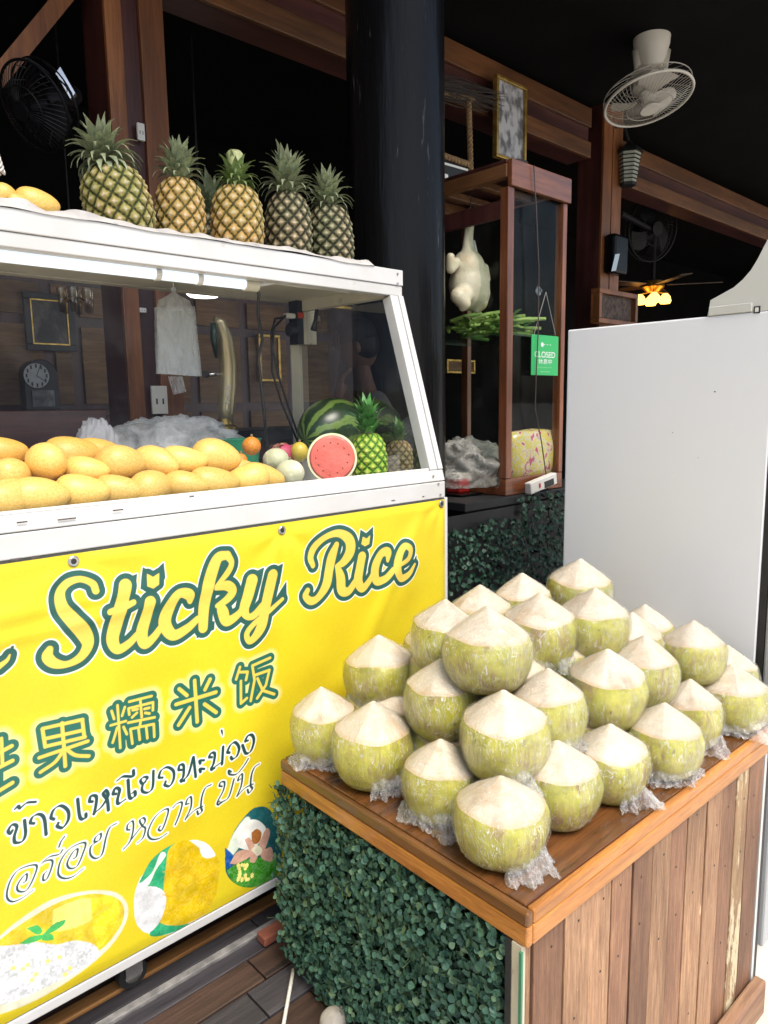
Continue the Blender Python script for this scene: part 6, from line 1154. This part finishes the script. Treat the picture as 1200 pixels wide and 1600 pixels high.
hd_ = MB().ell(hc, (.098, .076, .118), 32, 24, M=Rh, fn=headf).build('head', skinm, ps, smooth=True)
for s in (-1, 1):
    MB().ell(hc+Rh @ Vector((.0, s*.076, -.008)), (.018, .009, .030), 12, 8, M=Rh).build('ear', skinm, hd_, smooth=True); MB().ell(hc+Rh @ Vector((.086, s*.032, .006)), (.008, .013, .007), 12, 8, M=Rh).build('eye', plain('eye_%d' % s, (.05, .04, .035), None, 9, .2), hd_, smooth=True)
MB().ell(hc+Rh @ Vector((.080, 0, -.066)), (.010, .024, .007), 14, 8, M=Rh).build('mouth', plain('lips', (.30, .11, .085), None, 9, .5), hd_, smooth=True)
MB().lathe([(.088, -.05), (.092, 0), (.088, .05), (.07, .10)], 24, hc+Vector((-.012*fd.x, -.012*fd.y, -.005)), M=Matrix.Rotation(0, 3, 'Z')).build('hair', plain('black_hair', (.010, .009, .008), None, 30, .5), hd_, smooth=True) if False else None
MB().ell(hc+Rh @ Vector((-.018, 0, .010)), (.090, .081, .105), 28, 18, M=Rh).build('hair', plain('black_hair', (.010, .009, .008), (.005, .005, .005), 40, .45), hd_, smooth=True)
cp_ = MB().lathe([(.106, .022), (.108, .045), (.102, .085), (.080, .115), (.045, .130), (.004, .135)], 32, hc, M=Rh).build('cap', capm, ps, smooth=True)
V = []
for i in range(13):
    a = (i/12-.5)*2.2
    for r_, dz in ((.098, .028), (.135+.035*math.cos(a), .022-.012*math.cos(a))): V.append(hc+Rh @ Vector((r_*math.cos(a), r_*math.sin(a)*.92, dz)))
MB().add(V, [(2*i, 2*i+1, 2*i+3, 2*i+2) for i in range(12)]).build('cap_brim', capm, cp_, smooth=True)
def hand(w, d, nrm_, parent):
    d, nrm_ = Vector(d).normalized(), Vector(nrm_).normalized(); s = d.cross(nrm_).normalized(); nrm_ = s.cross(d); P = lambda a, b_, c: w+d*a+s*b_+nrm_*c
    skin('palm', [P(-.03, 0, 0), P(.02, 0, 0), P(.06, 0, 0), P(.08, 0, .004)], [(0,1),(1,2),(2,3)], [(.026,.022),(.034,.018),(.040,.015),(.038,.012)], skinm, parent, 0, 1)
    for b_, L_ in ((-.030, .066), (-.010, .078), (.011, .072), (.030, .058)): skin('finger', [P(.07, b_, 0), P(.085+L_*.35, b_*1.08, .008), P(.085+L_*.68, b_*1.1, .024), P(.085+L_*.85, b_*1.1, .042)], [(0,1),(1,2),(2,3)], [.0095, .009, .0085, .0075], skinm, parent, 0, 1)
    skin('thumb', [P(.015, -.030, .004), P(.045, -.052, .014), P(.075, -.058, .026)], [(0,1),(1,2)], [.012, .0105, .009], skinm, parent, 0, 1)
hand(B(.205, .035, ST+.615), (-.15*fd.x-.05*sd2.x, -.15*fd.y-.05*sd2.y, 1), (-fd.x, -fd.y, .1), ps); hand(B(.29, -.175, ST+.155), (fd.x, fd.y, -.5), (0, 0, -1), ps)
sl_ = thing('bar_stool', 'plain dark wooden stool under the seated person', 'stool', (VX, VY, FL)); MB().lathe([(.16, FL+ST-.09), (.17, FL+ST-.08), (.17, FL+ST-.06), (.16, FL+ST-.055)], 32, (VX, VY, 0)).build('seat', MT['maroon'], sl_, smooth=40)
for k in range(4): a = k*1.5708+.785; MB().tube([(VX+.12*math.cos(a), VY+.12*math.sin(a), FL+ST-.09), (VX+.17*math.cos(a), VY+.17*math.sin(a), FL)], .015, 10).build('leg', MT['maroon'], sl_)
